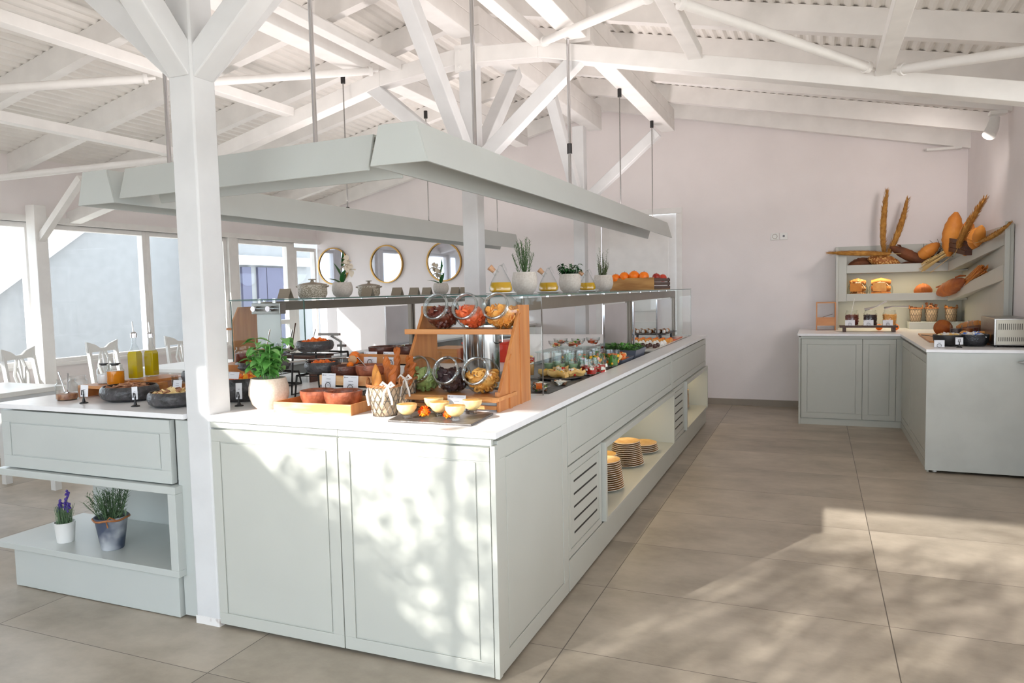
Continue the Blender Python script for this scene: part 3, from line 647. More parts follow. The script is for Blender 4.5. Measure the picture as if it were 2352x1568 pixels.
# ================================================================ food and tableware builders
def glass_jar(pos, tilt_to, label, group, fill, fmat, flabel, style, seed, r=.078):
    """round glass sweet jar with a slanted open neck"""
    pos = Vector(pos)
    t = thing('glass_jar', label, 'jar', tuple(pos), group=group)
    c = pos + Vector((0, 0, r*.94)); d = Vector(tilt_to).normalized(); x, y, d = basis(d); m = Matrix((x, y, d)).transposed()
    prof = []
    for i in range(15):
        a = -math.pi/2 + (math.pi/2+.74)*i/14; prof.append((r*math.cos(a), r*math.sin(a)))
    zr = prof[-1][1]; rr_ = prof[-1][0]
    prof += [(rr_-.002, zr+.006), (rr_+.001, zr+.012), (rr_+.004, zr+.016), (rr_+.004, zr+.021), (rr_+.001, zr+.024), (rr_-.003, zr+.022), (rr_-.004, zr+.01)]
    prof[0] = (0, -r); b = MB().lathe(prof, c, 40, m); obj('glass_body', b, 'jarglass', t, sharp=80)
    rim = MB(); rc = c + d*(zr+.019); rim.tube([rc+(x*math.cos(a)+y*math.sin(a))*(rr_+.001) for a in [2*math.pi*k/32 for k in range(32)]], .0055, 8, closed=True)
    for q in (.6, .2): rim.tube([c+d*(zr+.019*q)+(x*math.cos(a)+y*math.sin(a))*(rr_+.0005) for a in [2*math.pi*k/32 for k in range(32)]], .0028, 6, closed=True)
    obj('glass_rim', rim, 'jarrim', t)
    rr2 = random.Random(seed); f = MB(); R_ = r*.86
    f.sph(c-Vector((0, 0, R_*.24)), (R_*.88, R_*.88, R_*.70), 16, 9, .05, seed)
    n = 90 if style != 'ring' else 60
    for _ in range(n):
        a = rr2.uniform(0, 6.28); h = rr2.uniform(-.95, .36); q = math.sqrt(1-h*h)*R_*rr2.uniform(.86, 1)
        if h > .2: q *= rr2.uniform(.2, 1)
        p = c+Vector((q*math.cos(a), q*math.sin(a), h*R_))
        if style == 'cube': f.boxr(p, (.022, .016, .008), rr2.uniform(0, 3), rr2.uniform(0, 3), rr2.uniform(0, 3))
        elif style == 'chunk': f.sph(p, (.014, .010, .008), 7, 5, .3, rr2.random(), rotm(rr2.uniform(0, 3), rr2.uniform(0, 3), 0))
        elif style == 'slice': f.cyl(p, p+Vector((rr2.uniform(-1, 1), rr2.uniform(-1, 1), rr2.uniform(-1, 1))).normalized()*.004, .014, n=9)
        elif style == 'ring':
            ax, ay, _ = basis((rr2.uniform(-1, 1), rr2.uniform(-1, 1), rr2.uniform(-1, 1)))
            f.tube([p+(ax*math.cos(u)+ay*math.sin(u))*.011 for u in [k*.785 for k in range(8)]], .0045, 5, closed=True)
    stuff(fill, f, fmat, flabel, 'dried fruit', 'dried fruit in the six glass jars')
    sp = thing('serving_scoop', 'steel scoop in the jar' + label.split('jar')[1].replace(' in the stand', ''), 'scoop', tuple(c), group='scoops in the glass jars')
    h0 = c+d*(zr*.2)+Vector((0, 0, -.012)); h1 = c+d*(zr+.016)-Vector((0, 0, .018))
    obj('handle', MB().beam(h0, h1, .018, .0035), 'chrome', sp)
    obj('scoop_bowl', MB().sph(h0, (.02, .02, .008), 10, 6), 'chrome', sp)
M['jarglass'] = glassm('jar_glass', (.95, .97, .97), (.50, .56, .56), 1.6, 3, boost=1.6)
M['jarrim'] = glassm('jar_rim_glass', (.92, .95, .96), (.66, .72, .73), 1.6, 1.6, boost=6)
M['glassrim'] = glassm('thick_glass_rim', (.97, .98, .98), (.72, .76, .76), 1.6, 2)
def bowl(pos, r, h, mat, label, cat='bowl', group=None, name='bowl', foot=.45, round_=.75, tilt=(0, 0)):
    pos = Vector(pos); m = rotm(tilt[0], tilt[1], 0) if any(tilt) else None; pr = [(0, 0), (r*foot, 0)]
    for i in range(1, 9):
        a = i/8*math.pi/2; pr.append((r*foot+(r-r*foot)*math.sin(a)**round_, h*(1-math.cos(a))))
    pr += [(r-.004, h+.002), (r-.009, h-.002)]
    for i in range(7, 0, -1):
        a = i/8*math.pi/2; pr.append(((r*foot+(r-r*foot)*math.sin(a)**round_)-.010, h*(1-math.cos(a))+.008))
    pr += [(0, .012)]
    return single(name, MB().lathe(pr, pos, 36, m), mat, label, cat, group, base=tuple(pos))
def pan(pos, r, h, label, group='round black stone pans'):
    pos = Vector(pos); pr = [(0, 0), (r*.72, 0), (r*.93, h*.22), (r, h*.55), (r*.97, h*.85), (r*.9, h), (r*.86, h), (r*.9, h*.8), (r*.9, h*.5), (r*.7, h*.2), (0, h*.18)]
    return single('stone_pan', MB().lathe(pr, pos, 40), 'stone', label, 'pan', group, base=tuple(pos))
def mound(pos, r, h, mat, label, cat, n=60, size=.014, seed=1, style='chunk', name='food_heap', group=None, mats=None):
    rr = random.Random(seed); m = MB(); pos = Vector(pos); nm = len(mats) if mats else 1
    m.sph(pos+Vector((0, 0, -h*.05)), (r*.95, r*.95, h*.75), 18, 8, .08, seed)
    for _ in range(n):
        a = rr.uniform(0, 6.28); q = r*math.sqrt(rr.random())*.95; z = h*(1-(q/r)**2)*.75+rr.uniform(0, h*.15); p = pos+Vector((q*math.cos(a), q*math.sin(a), z)); mi = rr.randrange(nm)
        s_ = size*rr.uniform(.7, 1.2)
        if style == 'chunk': m.sph(p, (s_, s_*.7, s_*.6), 7, 5, .25, rr.random(), rotm(rr.uniform(0, 3), rr.uniform(0, 3), 0), mi)
        elif style == 'cube': m.boxr(p, (s_, s_, s_), rr.uniform(0, 3), rr.uniform(0, 1), 0, mi)
        elif style == 'leaf': m.leaf(p, (rr.uniform(-1, 1), rr.uniform(-1, 1), rr.uniform(0, .9)), s_*2, s_, mi=mi)
        elif style == 'stick': m.boxr(p, (s_*3, s_*.3, s_*.3), rr.uniform(0, 3), rr.uniform(-.3, .3), rr.uniform(-.3, .3), mi)
        elif style == 'slab': m.boxr(p, (s_*2.2, s_*1.2, s_*.3), rr.uniform(0, 3), rr.uniform(-.5, .5), rr.uniform(-.5, .5), mi)
    return stuff(name, m, mats or mat, label, cat, group)
def card(pos, w, h, label, rz=0, lean=.12, holder=True, hz=0, lines=3, group='name cards', logo=True, kind='hook'):
    """white name card on a small black holder"""
    pos = Vector(pos); t = thing('name_card', label, 'card', tuple(pos), group=group); mr = rotm(-lean, 0, rz)
    def W(x, y, z): return pos + mr @ Vector((x, y, z+hz))
    def plate(nm, x0, x1, z0, z1, y, th, mat, par):
        vs = [W(x, yy, z) for x in (x0, x1) for yy in (y, y+th) for z in (z0, z1)]
        return obj(nm, MB().add(vs, [(0, 1, 3, 2), (4, 6, 7, 5), (0, 4, 5, 1), (2, 3, 7, 6), (0, 2, 6, 4), (1, 5, 7, 3)]), mat, par)
    cdm = plate('card_face', -w/2, w/2, .002, h, 0, .0015, 'card', t)
    p = MB()
    for k in range(lines):
        z = h*(.62-.2*k); ww = w*(.5, .62, .36)[k % 3]/2
        vs = [W(x, yy, zz) for x in (-ww/2*1.2, ww/2*1.2) for yy in (-.0006, 0) for zz in (z, z+h*.028)]
        p.add(vs, [(0, 1, 3, 2), (4, 6, 7, 5), (0, 4, 5, 1), (2, 3, 7, 6), (0, 2, 6, 4), (1, 5, 7, 3)])
    if logo:
        for x0, x1, z0, z1 in ((-w*.44, -w*.38, h*.84, h*.92), (-w*.36, -w*.18, h*.865, h*.89), (.0, w*.4, h*.875, h*.885)):
            vs = [W(x, yy, zz) for x in (x0, x1) for yy in (-.0006, 0) for zz in (z0, z1)]
            p.add(vs, [(0, 1, 3, 2), (4, 6, 7, 5), (0, 4, 5, 1), (2, 3, 7, 6), (0, 2, 6, 4), (1, 5, 7, 3)])
    obj('printed_lines', p, 'print', cdm)
    if kind == 'clip':
        b = MB(); b.lathe([(0, 0), (.020, 0), (.019, .004), (.008, .008), (.003, .03), (.003, .045), (0, .046)], pos-Vector((0, 0, 0)), 16)
        b.beam(pos+Vector((-.008, -.004, .04)), pos+Vector((-.004, -.004, .065)), .003, .003).beam(pos+Vector((.008, -.004, .04)), pos+Vector((.004, -.004, .065)), .003, .003)
        obj('clip_stand', b, 'black', t)
    elif kind == 'hook':
        b = MB(); b.tube([W(.014*math.cos(a), -.004, .014+.014*math.sin(a)) for a in [k*math.pi/8-.6 for k in range(13)]], .0013, 5)
        b.beam(W(0, -.004, .0005), W(0, .02, .0005), .012, .002)
        obj('wire_foot', b, 'black', t)
    return t
def pot_plant_pot(t, pos, r, h, mat, soil=True):
    pos = Vector(pos); pr = [(0, 0), (r*.62, 0), (r*.86, h*.16), (r, h*.45), (r*.98, h*.72), (r*.86, h), (r*.82, h), (r*.9, h*.8), (0, h*.8)]
    o = obj('flower_pot', MB().lathe(pr, pos, 36), mat, t)
    if soil: obj('soil', MB().lathe([(0, h*.86), (r*.86, h*.85)], pos, 20), 'soil', t)
    return o
# ---------------------------------------------------------------- jar stand
sx0, sx1 = -.635, -.15
t = thing('jar_stand', 'stepped wooden stand with slanted sides holding six round glass jars', 'stand', (-.39, .58, CT))
side = [(.39, .92), (.39, .985), (.375, .985), (.375, 1.005), (.40, 1.0), (.495, 1.135), (.50, 1.14), (.62, 1.32), (.625, 1.355), (.745, 1.352), (.745, .92)]
for x in (sx0, sx1-.012):
    b = MB().prism(side, 'x', x, x+.014); obj('side_board', b, 'wood', t, bev=.0015)
obj('side_slat', MB().prism([(.49, .92), (.49, 1.125), (.515, 1.15), (.515, .92)], 'x', sx1+.002, sx1+.008).prism([(.62, .92), (.62, 1.31), (.632, 1.32), (.632, .92)], 'x', sx1+.002, sx1+.006), 'wood', t)
obj('shelf', MB().box(sx0+.014, sx1-.012, .375, .60, .965, .982).box(sx0-.02, sx1+.0, .362, .378, .962, .985).box(sx1-.02, sx1+.012, .36, .56, .968, .985), 'wood_h', t, bev=.002)
obj('shelf', MB().box(sx0+.014, sx1-.012, .525, .735, 1.236, 1.252).box(sx0-.025, sx1+.006, .51, .527, 1.232, 1.255), 'wood_h', t, bev=.002)
obj('foot_bar', MB().box(sx0+.014, sx1-.012, .385, .40, .93, .945), 'wood_h', t)
JX = (-.552, -.412, -.272)
tl = (-.06, -.93, .40)
glass_jar((JX[0], .495, .983), tl, 'round glass jar of pale green dried melon, lower left in the stand', 'round jars in the wooden stand', 'dried_melon', 'melon', 'pale green dried melon cubes in the lower left jar', 'cube', 1)
glass_jar((JX[1], .495, .983), tl, 'round glass jar of dark prunes, lower middle in the stand', 'round jars in the wooden stand', 'dried_plum', 'plum', 'dark dried plums in the lower middle jar', 'chunk', 2)
glass_jar((JX[2], .495, .983), tl, 'round glass jar of dried banana rings, lower right in the stand', 'round jars in the wooden stand', 'dried_banana', 'banana', 'golden dried banana rings in the lower right jar', 'ring', 3)
JX = (-.52, -.375, -.228)
glass_jar((JX[0], .62, 1.253), tl, 'round glass jar of brown dried dates, upper left in the stand', 'round jars in the wooden stand', 'dried_date', 'prune', 'reddish brown dried dates in the upper left jar', 'chunk', 4)
glass_jar((JX[1], .62, 1.253), tl, 'round glass jar of orange dried papaya, upper middle in the stand', 'round jars in the wooden stand', 'dried_papaya', 'papaya', 'bright orange dried papaya in the upper middle jar', 'cube', 5)
glass_jar((JX[2], .62, 1.253), tl, 'round glass jar of pale dried mango, upper right in the stand', 'round jars in the wooden stand', 'dried_mango', 'mango', 'pale golden dried mango slices in the upper right jar', 'slice', 6)
# ---------------------------------------------------------------- slate with tarts
sl = [(-.483, .069), (-.126, .074), (-.150, .33), (-.545, .40)]
single('slate_board', MB().prism(sl, 'z', CT, CT+.008), 'slate', 'rectangular dark slate board carrying custard cups at the counter corner', 'board', bev=.002)
SZ = CT+.009
def custard(x, y, lab):
    t = thing('custard_cup', 'baked custard cup, %s on the slate board' % lab, 'dessert', (x, y, SZ), group='custard cups on the slate')
    obj('glass_foot', MB().lathe([(0, 0), (.018, 0), (.018, .012), (.012, .016)], (x, y, SZ), 18), 'glassrim', t)
    obj('custard_bowl', MB().lathe([(0, .014), (.015, .015), (.029, .025), (.038, .04), (.040, .054), (.038, .057)], (x, y, SZ), 28), 'custard', t)
    obj('browned_top', MB().lathe([(.038, .056), (.02, .059), (0, .059)], (x, y, SZ), 24), 'brulee', t)
custard(-.425, .118, 'front left'); custard(-.405, .30, 'at the back left'); custard(-.325, .20, 'in the middle'); custard(-.222, .135, 'front right'); custard(-.222, .285, 'back right beside the wooden stand')
def marigold(x, y, r, lab):
    m = MB(); rr = random.Random(int(x*1000))
    m.sph((x, y, SZ+r*.8), (r*.7, r*.7, r*.7), 10, 7)
    for i in range(110):
        a = rr.uniform(0, 6.28); h = rr.uniform(-.7, 1); q = math.sqrt(max(0, 1-h*h)); d = Vector((q*math.cos(a), q*math.sin(a), h)); m.leaf(Vector((x, y, SZ+r*.8))+d*r*.55, d, r*.5, r*.35, 0, seg=2)
    single('marigold_flower', m, 'marigold', 'orange marigold bloom, %s on the slate board' % lab, 'flower', 'marigold blooms on the slate')
marigold(-.37, .155, .026, 'larger one between the left cups'); marigold(-.268, .158, .019, 'smaller one between the front cups')
card((-.325, .345, CT+.001), .085, .07, 'white name card with small dark emblem in front of the jar stand', 0, .1, kind='hook', lines=1)
e = MB()
for dx in (-.012, .012): e.sph((-.325+dx, .337, CT+.028), (.006, .002, .008), 8, 6).sph((-.325+dx*.8, .337, CT+.018), (.004, .002, .008), 8, 6)
# ---------------------------------------------------------------- wire baskets with bread sticks
def wire_basket(pos, r0, r1, h, label, bow=True, rz=0, handles=True, twigname='wire_basket', seed=0, lin_='paper'):
    pos = Vector(pos); t = thing(twigname, label, 'basket', tuple(pos)); n = 14
    w = MB()
    for s in (1, -1):
        for k in range(n):
            pts = []
            for i in range(9):
                u = i/8; a = rz+2*math.pi*k/n + s*u*1.15; r = r0+(r1-r0)*u**.8; pts.append(pos+Vector((r*math.cos(a), r*math.sin(a), h*u)))
            w.tube(pts, .0014, 5)
    for u in (0, .5): w.tube([pos+Vector(((r0+(r1-r0)*u)*math.cos(a), (r0+(r1-r0)*u)*math.sin(a), h*u+.001)) for a in [2*math.pi*k/24 for k in range(24)]], .0016, 5, closed=True)
    obj('wire_mesh', w, 'wire', t)
    pr = [(0, .003), (r0*.93, .003)] + [((r0+(r1-r0)*(u/6)**.8)*.955+.002*math.sin(u*2.3+seed), h*u/6) for u in range(1, 7)]
    obj('paper_liner', MB().lathe(pr, pos, 26), lin_, t)
    rm = MB()
    for ph in (0, 2.1, 4.2): rm.tube([pos+Vector(((r1+.004*math.cos(9*a+ph))*math.cos(a), (r1+.004*math.cos(9*a+ph))*math.sin(a), h+.004*math.sin(9*a+ph))) for a in [2*math.pi*k/60 for k in range(60)]], .0035, 6, closed=True)
    obj('woven_rim', rm, 'wicker', t)
    if handles:
        hm = MB()
        for s in (1, -1):
            c = pos+Vector((s*r1*math.cos(rz), s*r1*math.sin(rz), h)); d = Vector((-math.sin(rz), math.cos(rz), 0)); hm.tube([c+d*.022*math.cos(a)+Vector((0, 0, .03*math.sin(a))) for a in [math.pi*k/8 for k in range(9)]], .004, 6)
        obj('handle', hm, 'wicker', t)
    if bow:
        b = MB(); c = pos+Vector((r1*.75, -r1*.8, h+.004))
        for s in (-1, 1):
            b.tube([c, c+Vector((s*.02, -.006, .014)), c+Vector((s*.03, -.004, .004)), c+Vector((s*.014, -.002, -.003)), c], [.003, .006, .007, .005, .003], 6)
            b.tube([c, c+Vector((s*.012, -.01, -.025)), c+Vector((s*.02, -.006, -.055)), c+Vector((s*.024, -.008, -.075))], [.003, .005, .005, .004], 6)
        obj('bow', b, 'ribbon', t)
        b2 = MB(); c = pos+Vector((-r1*.98, -.01, h)); b2.tube([c, c+Vector((-.006, -.008, -.04)), c+Vector((.004, -.01, -.085))], [.004, .006, .005], 6); obj('ribbon_tail', b2, 'ribbon', t)
    return t
wire_basket((-.58, .205, CT), .048, .068, .125, 'front wire basket lined with paper and tied with a white bow', rz=.3)
wire_basket((-.615, .40, CT), .046, .066, .13, 'second wire basket right behind the front one', rz=1.2, seed=2)
def loaf(pos, d, L, r, mat, label, cat='bread', name='bread_roll', group=None, seed=0, flat=.85, cuts=0, twist=0, noise=.04, pos_c=False, knots=0):
    p = Vector(pos); x, y, d = basis(d); m = MB(); n = 14; pts = []; rs = []
    for i in range(n+1):
        u = i/n; pts.append(p+d*L*u); rr_ = r*(math.sin(math.pi*(.015+.97*u))**.6)
        rr_ *= 1+.05*math.sin(i*2.7+L*40+r*90)
        if knots: rr_ *= (1+.22*math.sin(u*math.pi*knots))
        rs.append(rr_)
    m.tube(pts, rs, 14)
    for k in range(cuts):
        u = (k+.6)/(cuts+.2); c = p+d*L*u+y*r*.78; m.tube([c-x*r*.5-d*r*.4, c+y*r*.12, c+x*r*.5+d*r*.4], [r*.1, r*.16, r*.1], 6)
    if twist:
        for s in (0, math.pi): m.tube([p+d*L*u+(x*math.cos(u*twist+s)+y*math.sin(u*twist+s))*r*.5 for u in [i/28 for i in range(1, 28)]], r*.62, 8)
    return single(name, m, mat, label, cat, group)
BH = CT+.06
# bread rolls standing in the baskets
loaf((-.605, .19, BH), (-.04, .02, 1), .150, .019, 'bread', 'smooth golden bread roll upright at the left of the front basket', name='bread_stick', group='bread in the wire baskets')
loaf((-.585, .165, BH), (.05, -.02, 1), .128, .017, 'bread', 'shorter golden bread roll at the front of the front basket', name='bread_stick', group='bread in the wire baskets')
loaf((-.56, .215, BH), (-.14, .1, 1), .185, .015, 'crust', 'twisted brown bread stick at the back of the front basket', name='bread_stick', group='bread in the wire baskets', twist=14)
loaf((-.545, .19, BH), (.12, .03, 1), .150, .016, 'crust', 'knotted brown bread stick at the right of the front basket', name='bread_stick', group='bread in the wire baskets', twist=12)
loaf((-.64, .40, BH), (.0, .05, 1), .205, .014, 'crust', 'tall twisted bread stick in the second basket', name='bread_stick', group='bread in the wire baskets', twist=16)
loaf((-.60, .40, BH), (.15, .05, 1), .17, .016, 'crust', 'leaning twisted bread stick in the second basket', name='bread_stick', group='bread in the wire baskets', twist=13)
loaf((-.585, .38, BH), (.3, .0, 1), .15, .015, 'crust', 'low twisted bread stick at the right of the second basket', name='bread_stick', group='bread in the wire baskets', twist=12)
# ---------------------------------------------------------------- wooden trays with coconut shell bowls
def tray(c, w, d, h, label, rz=0, mat='maple', group='wooden serving trays'):
    t = thing('wooden_tray', label, 'tray', (c[0], c[1], c[2]), group=group); C_ = Vector(c); m = rotm(0, 0, rz)
    def bx(x0, x1, y0, y1, z0, z1):
        vs = [C_ + m @ Vector((x, y, z)) for x in (x0, x1) for y in (y0, y1) for z in (z0, z1)]
        return MB().add(vs, [(0, 1, 3, 2), (4, 6, 7, 5), (0, 4, 5, 1), (2, 3, 7, 6), (0, 2, 6, 4), (1, 5, 7, 3)])
    th = .008
    obj('tray_base', bx(-w/2+th, w/2-th, -d/2+th, d/2-th, 0, .008), mat, t)
    obj('front_board', bx(-w/2, w/2, -d/2, -d/2+th, 0, h), mat, t, bev=.001); obj('back_board', bx(-w/2, w/2, d/2-th, d/2, 0, h), mat, t, bev=.001)
    obj('side_board', bx(-w/2, -w/2+th, -d/2+th, d/2-th, 0, h), 'wood', t, bev=.001); obj('side_board', bx(w/2-th, w/2, -d/2+th, d/2-th, 0, h), 'wood', t, bev=.001)
    return t
tray((-.905, .27, CT), .39, .25, .045, 'wooden tray with two coconut bowls standing directly on the counter', .02)
bowl((-.985, .30, CT+.009), .078, .068, 'coco', 'coconut shell bowl, left one in the counter tray', group='coconut shell bowls', name='coconut_bowl')
bowl((-.84, .285, CT+.009), .083, .072, 'coco', 'coconut shell bowl, right one in the counter tray', group='coconut shell bowls', name='coconut_bowl')
mound((-.985, .30, CT+.03), .05, .022, 'rubble', 'brown crumbly food in the left bowl of the counter tray', 'food', 40, .01, 31)
mound((-.84, .285, CT+.03), .052, .02, 'rubble', 'brown crumbly food in the right bowl of the counter tray', 'food', 40, .01, 32)
def riser(x0, x1, y0, y1, z0, z1, label):
    t = thing('wire_riser', label, 'riser', ((x0+x1)/2, (y0+y1)/2, z0), group='black iron risers'); r = .005
    top = MB().tube([(x0, y0, z1), (x1, y0, z1), (x1, y1, z1), (x0, y1, z1)], r, 8, closed=True); obj('top_ring', top, 'black', t)
    for s in (x0, x1):
        obj('side_frame', MB().tube([(s, y0, z1), (s+.012*(1 if s == x0 else -1)*0, y0-.02, z0+r), (s, y1+.02, z0+r), (s, y1, z1)], r, 8), 'black', t)
    obj('foot_bar', MB().tube([(x0, y1+.02, z0+r), (x1, y1+.02, z0+r)], r, 8), 'black', t)
    return t
riser(-1.36, -1.16, .60, .78, CT, 1.125, 'tall black iron riser carrying the big orange filled pan')
riser(-1.235, -1.07, .47, .64, CT, 1.035, 'lower black iron riser in front of the tall one')
riser(-1.05, -.82, .46, .60, CT, .995, 'black iron riser under the middle wooden tray')
riser(-1.07, -.74, .74, .88, CT, 1.07, 'black iron riser under the top wooden tray')
pan((-1.30, .70, 1.131), .095, .055, 'round black stone pan heaped with orange food, on the tall riser')
mound((-1.30, .70, 1.165), .078, .028, 'carrot', 'orange roasted food in the pan on the tall riser', 'food', 50, .016, 41)
pan((-1.15, .56, 1.041), .088, .055, 'round black stone pan with orange food on the lower riser')
mound((-1.15, .56, 1.075), .066, .024, 'carrot', 'orange food in the pan on the lower riser', 'food', 30, .014, 42)
tray((-.935, .53, 1.0), .30, .17, .045, 'wooden tray with two bowls on the middle riser')
tray((-.865, .80, 1.076), .37, .19, .045, 'wooden tray with two dark bowls on the top riser', mat='wood_h')
bowl((-1.00, .54, 1.009), .072, .072, 'coco_dark', 'dark coconut shell bowl, left one on the middle riser', group='coconut shell bowls', name='coconut_bowl')
bowl((-.865, .54, 1.009), .07, .078, 'coco', 'lighter coconut shell bowl, right one on the middle riser', group='coconut shell bowls', name='coconut_bowl')
bowl((-.955, .80, 1.085), .078, .066, 'coco_dark', 'dark coconut shell bowl, left one on the top riser', group='coconut shell bowls', name='coconut_bowl')
bowl((-.80, .80, 1.085), .08, .072, 'coco_dark', 'dark coconut shell bowl, right one on the top riser', group='coconut shell bowls', name='coconut_bowl')
card((-.975, .70, 1.066), .075, .068, 'name card standing before the left dark bowl on the top riser', 0); card((-.86, .70, 1.066), .08, .068, 'name card standing before the right dark bowl on the top riser', 0)
card((-1.03, .435, .985), .076, .07, 'blank looking white card at the left end of the middle tray', 0); card((-.905, .43, .978), .08, .07, 'white card at the right end of the middle tray by the bread basket', 0)
def spoon(a, b, label, mat='chrome', r=.014, name='serving_spoon'):
    a = Vector(a); b = Vector(b); d = (b-a).normalized(); t = thing(name, label, 'spoon', tuple(a), group='serving spoons')
    obj('handle', MB().tube([a, a+(b-a)*.5+Vector((0, 0, .004)), b], [.0035, .0025, .004], 7), mat, t)
    x, y, dd = basis(d); obj('spoon_bowl', MB().sph(a, (r, r*.7, r*.35), 12, 7, m=Matrix((dd, x, y)).transposed()), mat, t)
spoon((-.86, .54, 1.04), (-.91, .50, 1.125), 'steel spoon leaning in the lighter bowl on the middle riser')
spoon((-.94, .80, 1.12), (-.80, .74, 1.165), 'steel spoon lying across the dark bowls on the top riser')
spoon((-1.02, .58, 1.115), (-1.27, .46, 1.10), 'long steel tongs resting over the pan on the lower riser', name='serving_tongs', r=.012)
# cut oranges
for i, (x, y, z, rr_, lab) in enumerate(((-1.075, .72, 1.105, .028, 'whole orange lying behind the orange halves'), (-1.04, .66, 1.10, .028, 'orange half showing its cut face by the top tray'), (-1.02, .60, 1.075, .018, 'small orange piece under the top tray'))):
    m = MB(); m.sph((x, y, z), rr_, 18, 12)
    if i == 1: m.cyl((x+.008, y-.024, z), (x+.011, y-.0285, z), .021, n=22, mi=1)
    single('cut_orange', m, ['orange', 'peach_drink'], lab, 'orange', 'oranges among the risers')
single('cutting_board', MB().boxr((-1.06, .70, 1.062), (.26, .2, .014), .1), 'wood_h', 'small wooden board carrying the cut oranges', 'board', bev=.002)
single('board_block', MB().box(-1.14, -.98, .62, .78, CT, 1.055), 'acrylic', 'clear block lifting the board with cut oranges', 'block')
# ---------------------------------------------------------------- basil pot
def basil(pos, label):
    pos = Vector(pos); t = thing('potted_basil', label, 'plant', tuple(pos)); pot_plant_pot(t, pos, .087, .135, 'ceramic')
    rr = random.Random(3); lf = MB(); st = MB()
    for i in range(13):
        a = rr.uniform(0, 6.28); q = rr.uniform(.0, .045); b = pos+Vector((q*math.cos(a), q*math.sin(a), .115)); h = rr.uniform(.09, .20); tip = b+Vector((q*1.1*math.cos(a), q*1.1*math.sin(a), h)); st.tube([b, tip], .0018, 5)
        for k in range(7):
            p = b+(tip-b)*(.35+.65*k/6)
            for s in range(2):
                an = rr.uniform(0, 6.28); lf.leaf(p, (math.cos(an), math.sin(an), rr.uniform(-.1, .5)), rr.uniform(.05, .078)*(.7+.3*k/6), rr.uniform(.036, .052), .45)
    obj('leaves', lf, 'leaf', t); obj('stems', st, 'leaf', t)
basil((-1.20, .235, CT), 'basil plant in a round cream pot beside the post')
# ---------------------------------------------------------------- right of the post
single('name_clip', MB(), 'card', 'x', 'x') if False else None
card((-1.375, .235, CT), .028, .075, 'narrow white card in a black clip right beside the post', .5, .1, kind='clip', hz=.03, lines=1, logo=False)
pan((-1.52, .42, CT), .14, .11, 'large black stone cauldron partly hidden by the basil pot')
mound((-1.52, .42, CT+.07), .115, .045, 'carrot', 'orange vegetables filling the large black cauldron', 'food', 70, .02, 51, mats=['carrot', 'yellow'])
single('glass_votive', MB().lathe([(0, 0), (.022, 0), (.026, .02), (.018, .045), (.02, .055)], (-1.33, .30, CT), 16), 'copper', 'little copper coloured glass beside the round cream pot', 'glass')
card((-1.46, .285, 1.035), .08, .035, 'low white card leaning over the large black cauldron', 0, .3, kind='none', lines=1)
pan((-1.78, .86, 1.0), .15, .06, 'wide brown clay dish with sliced carrots on a riser behind the cauldron')
mound((-1.78, .86, 1.03), .12, .04, 'carrot', 'sliced carrots in the wide dish behind the cauldron', 'food', 60, .018, 52)
riser(-1.9, -1.62, .76, .96, CT, .994, 'iron riser under the wide carrot dish')
for i, (x, y, lab, mt) in enumerate(((-1.98, 1.12, 'left', 'peach_drink'), (-1.84, 1.15, 'middle', 'feta'), (-1.70, 1.18, 'right', 'plum'))):
    single('glass_bowl', MB().lathe([(0, 0), (.03, 0), (.055, .03), (.065, .065), (.063, .065), (.052, .032), (0, .006)], (x, y, 1.07), 26), 'glassrim', '%s clear glass bowl of sauce in the row behind the post' % lab, 'bowl', 'glass sauce bowls')
    stuff('sauce', MB().lathe([(0, .035), (.05, .033), (.045, .02), (0, .008)], (x, y, 1.07), 20), mt, 'sauce in the %s clear glass bowl' % lab, 'sauce', 'sauces')
    spoon((x, y, 1.10), (x+.06, y-.03, 1.22), 'steel spoon standing in the %s glass bowl' % lab)
single('black_shelf', MB().box(-2.08, -1.6, 1.04, 1.26, 1.055, 1.069).box(-2.07, -2.06, 1.05, 1.25, CT, 1.055).box(-1.62, -1.61, 1.05, 1.25, CT, 1.055), 'darkwood', 'dark low shelf carrying the clear glass sauce bowls', 'shelf')
spoon((-1.74, 1.06, 1.12), (-1.66, 1.0, 1.26), 'wooden ladle with a round knob standing behind the basil', mat='walnut', r=.02)
for i, (px, py, w_) in enumerate(((558, 832, .1), (640, 838, .07))):
    p = onz(px, 850, 1.0) if False else ony(px, py, .98); card(tuple(p), w_, .055, ('wide' if i == 0 else 'small')+' white card below the glass sauce bowls', 0, .1, kind='none', lines=2)
# tall wooden stand at the back left of the post
t = thing('jar_stand', 'tall wooden side board of a second jar stand behind the post', 'stand', (-2.75, 1.6, CT))
obj('side_board', MB().prism([(1.5, CT), (1.5, 1.25), (1.56, 1.345), (1.80, 1.345), (1.80, CT)], 'x', -2.60, -2.585), 'wood', t, bev=.002)
obj('side_board', MB().prism([(1.5, CT), (1.5, 1.25), (1.56, 1.345), (1.80, 1.345), (1.80, CT)], 'x', -2.2+-.9+.5, -2.59), 'wood', t) if False else None
obj('shelf', MB().box(-2.67, -2.60, 1.52, 1.80, 1.19, 1.205), 'wood_h', t)
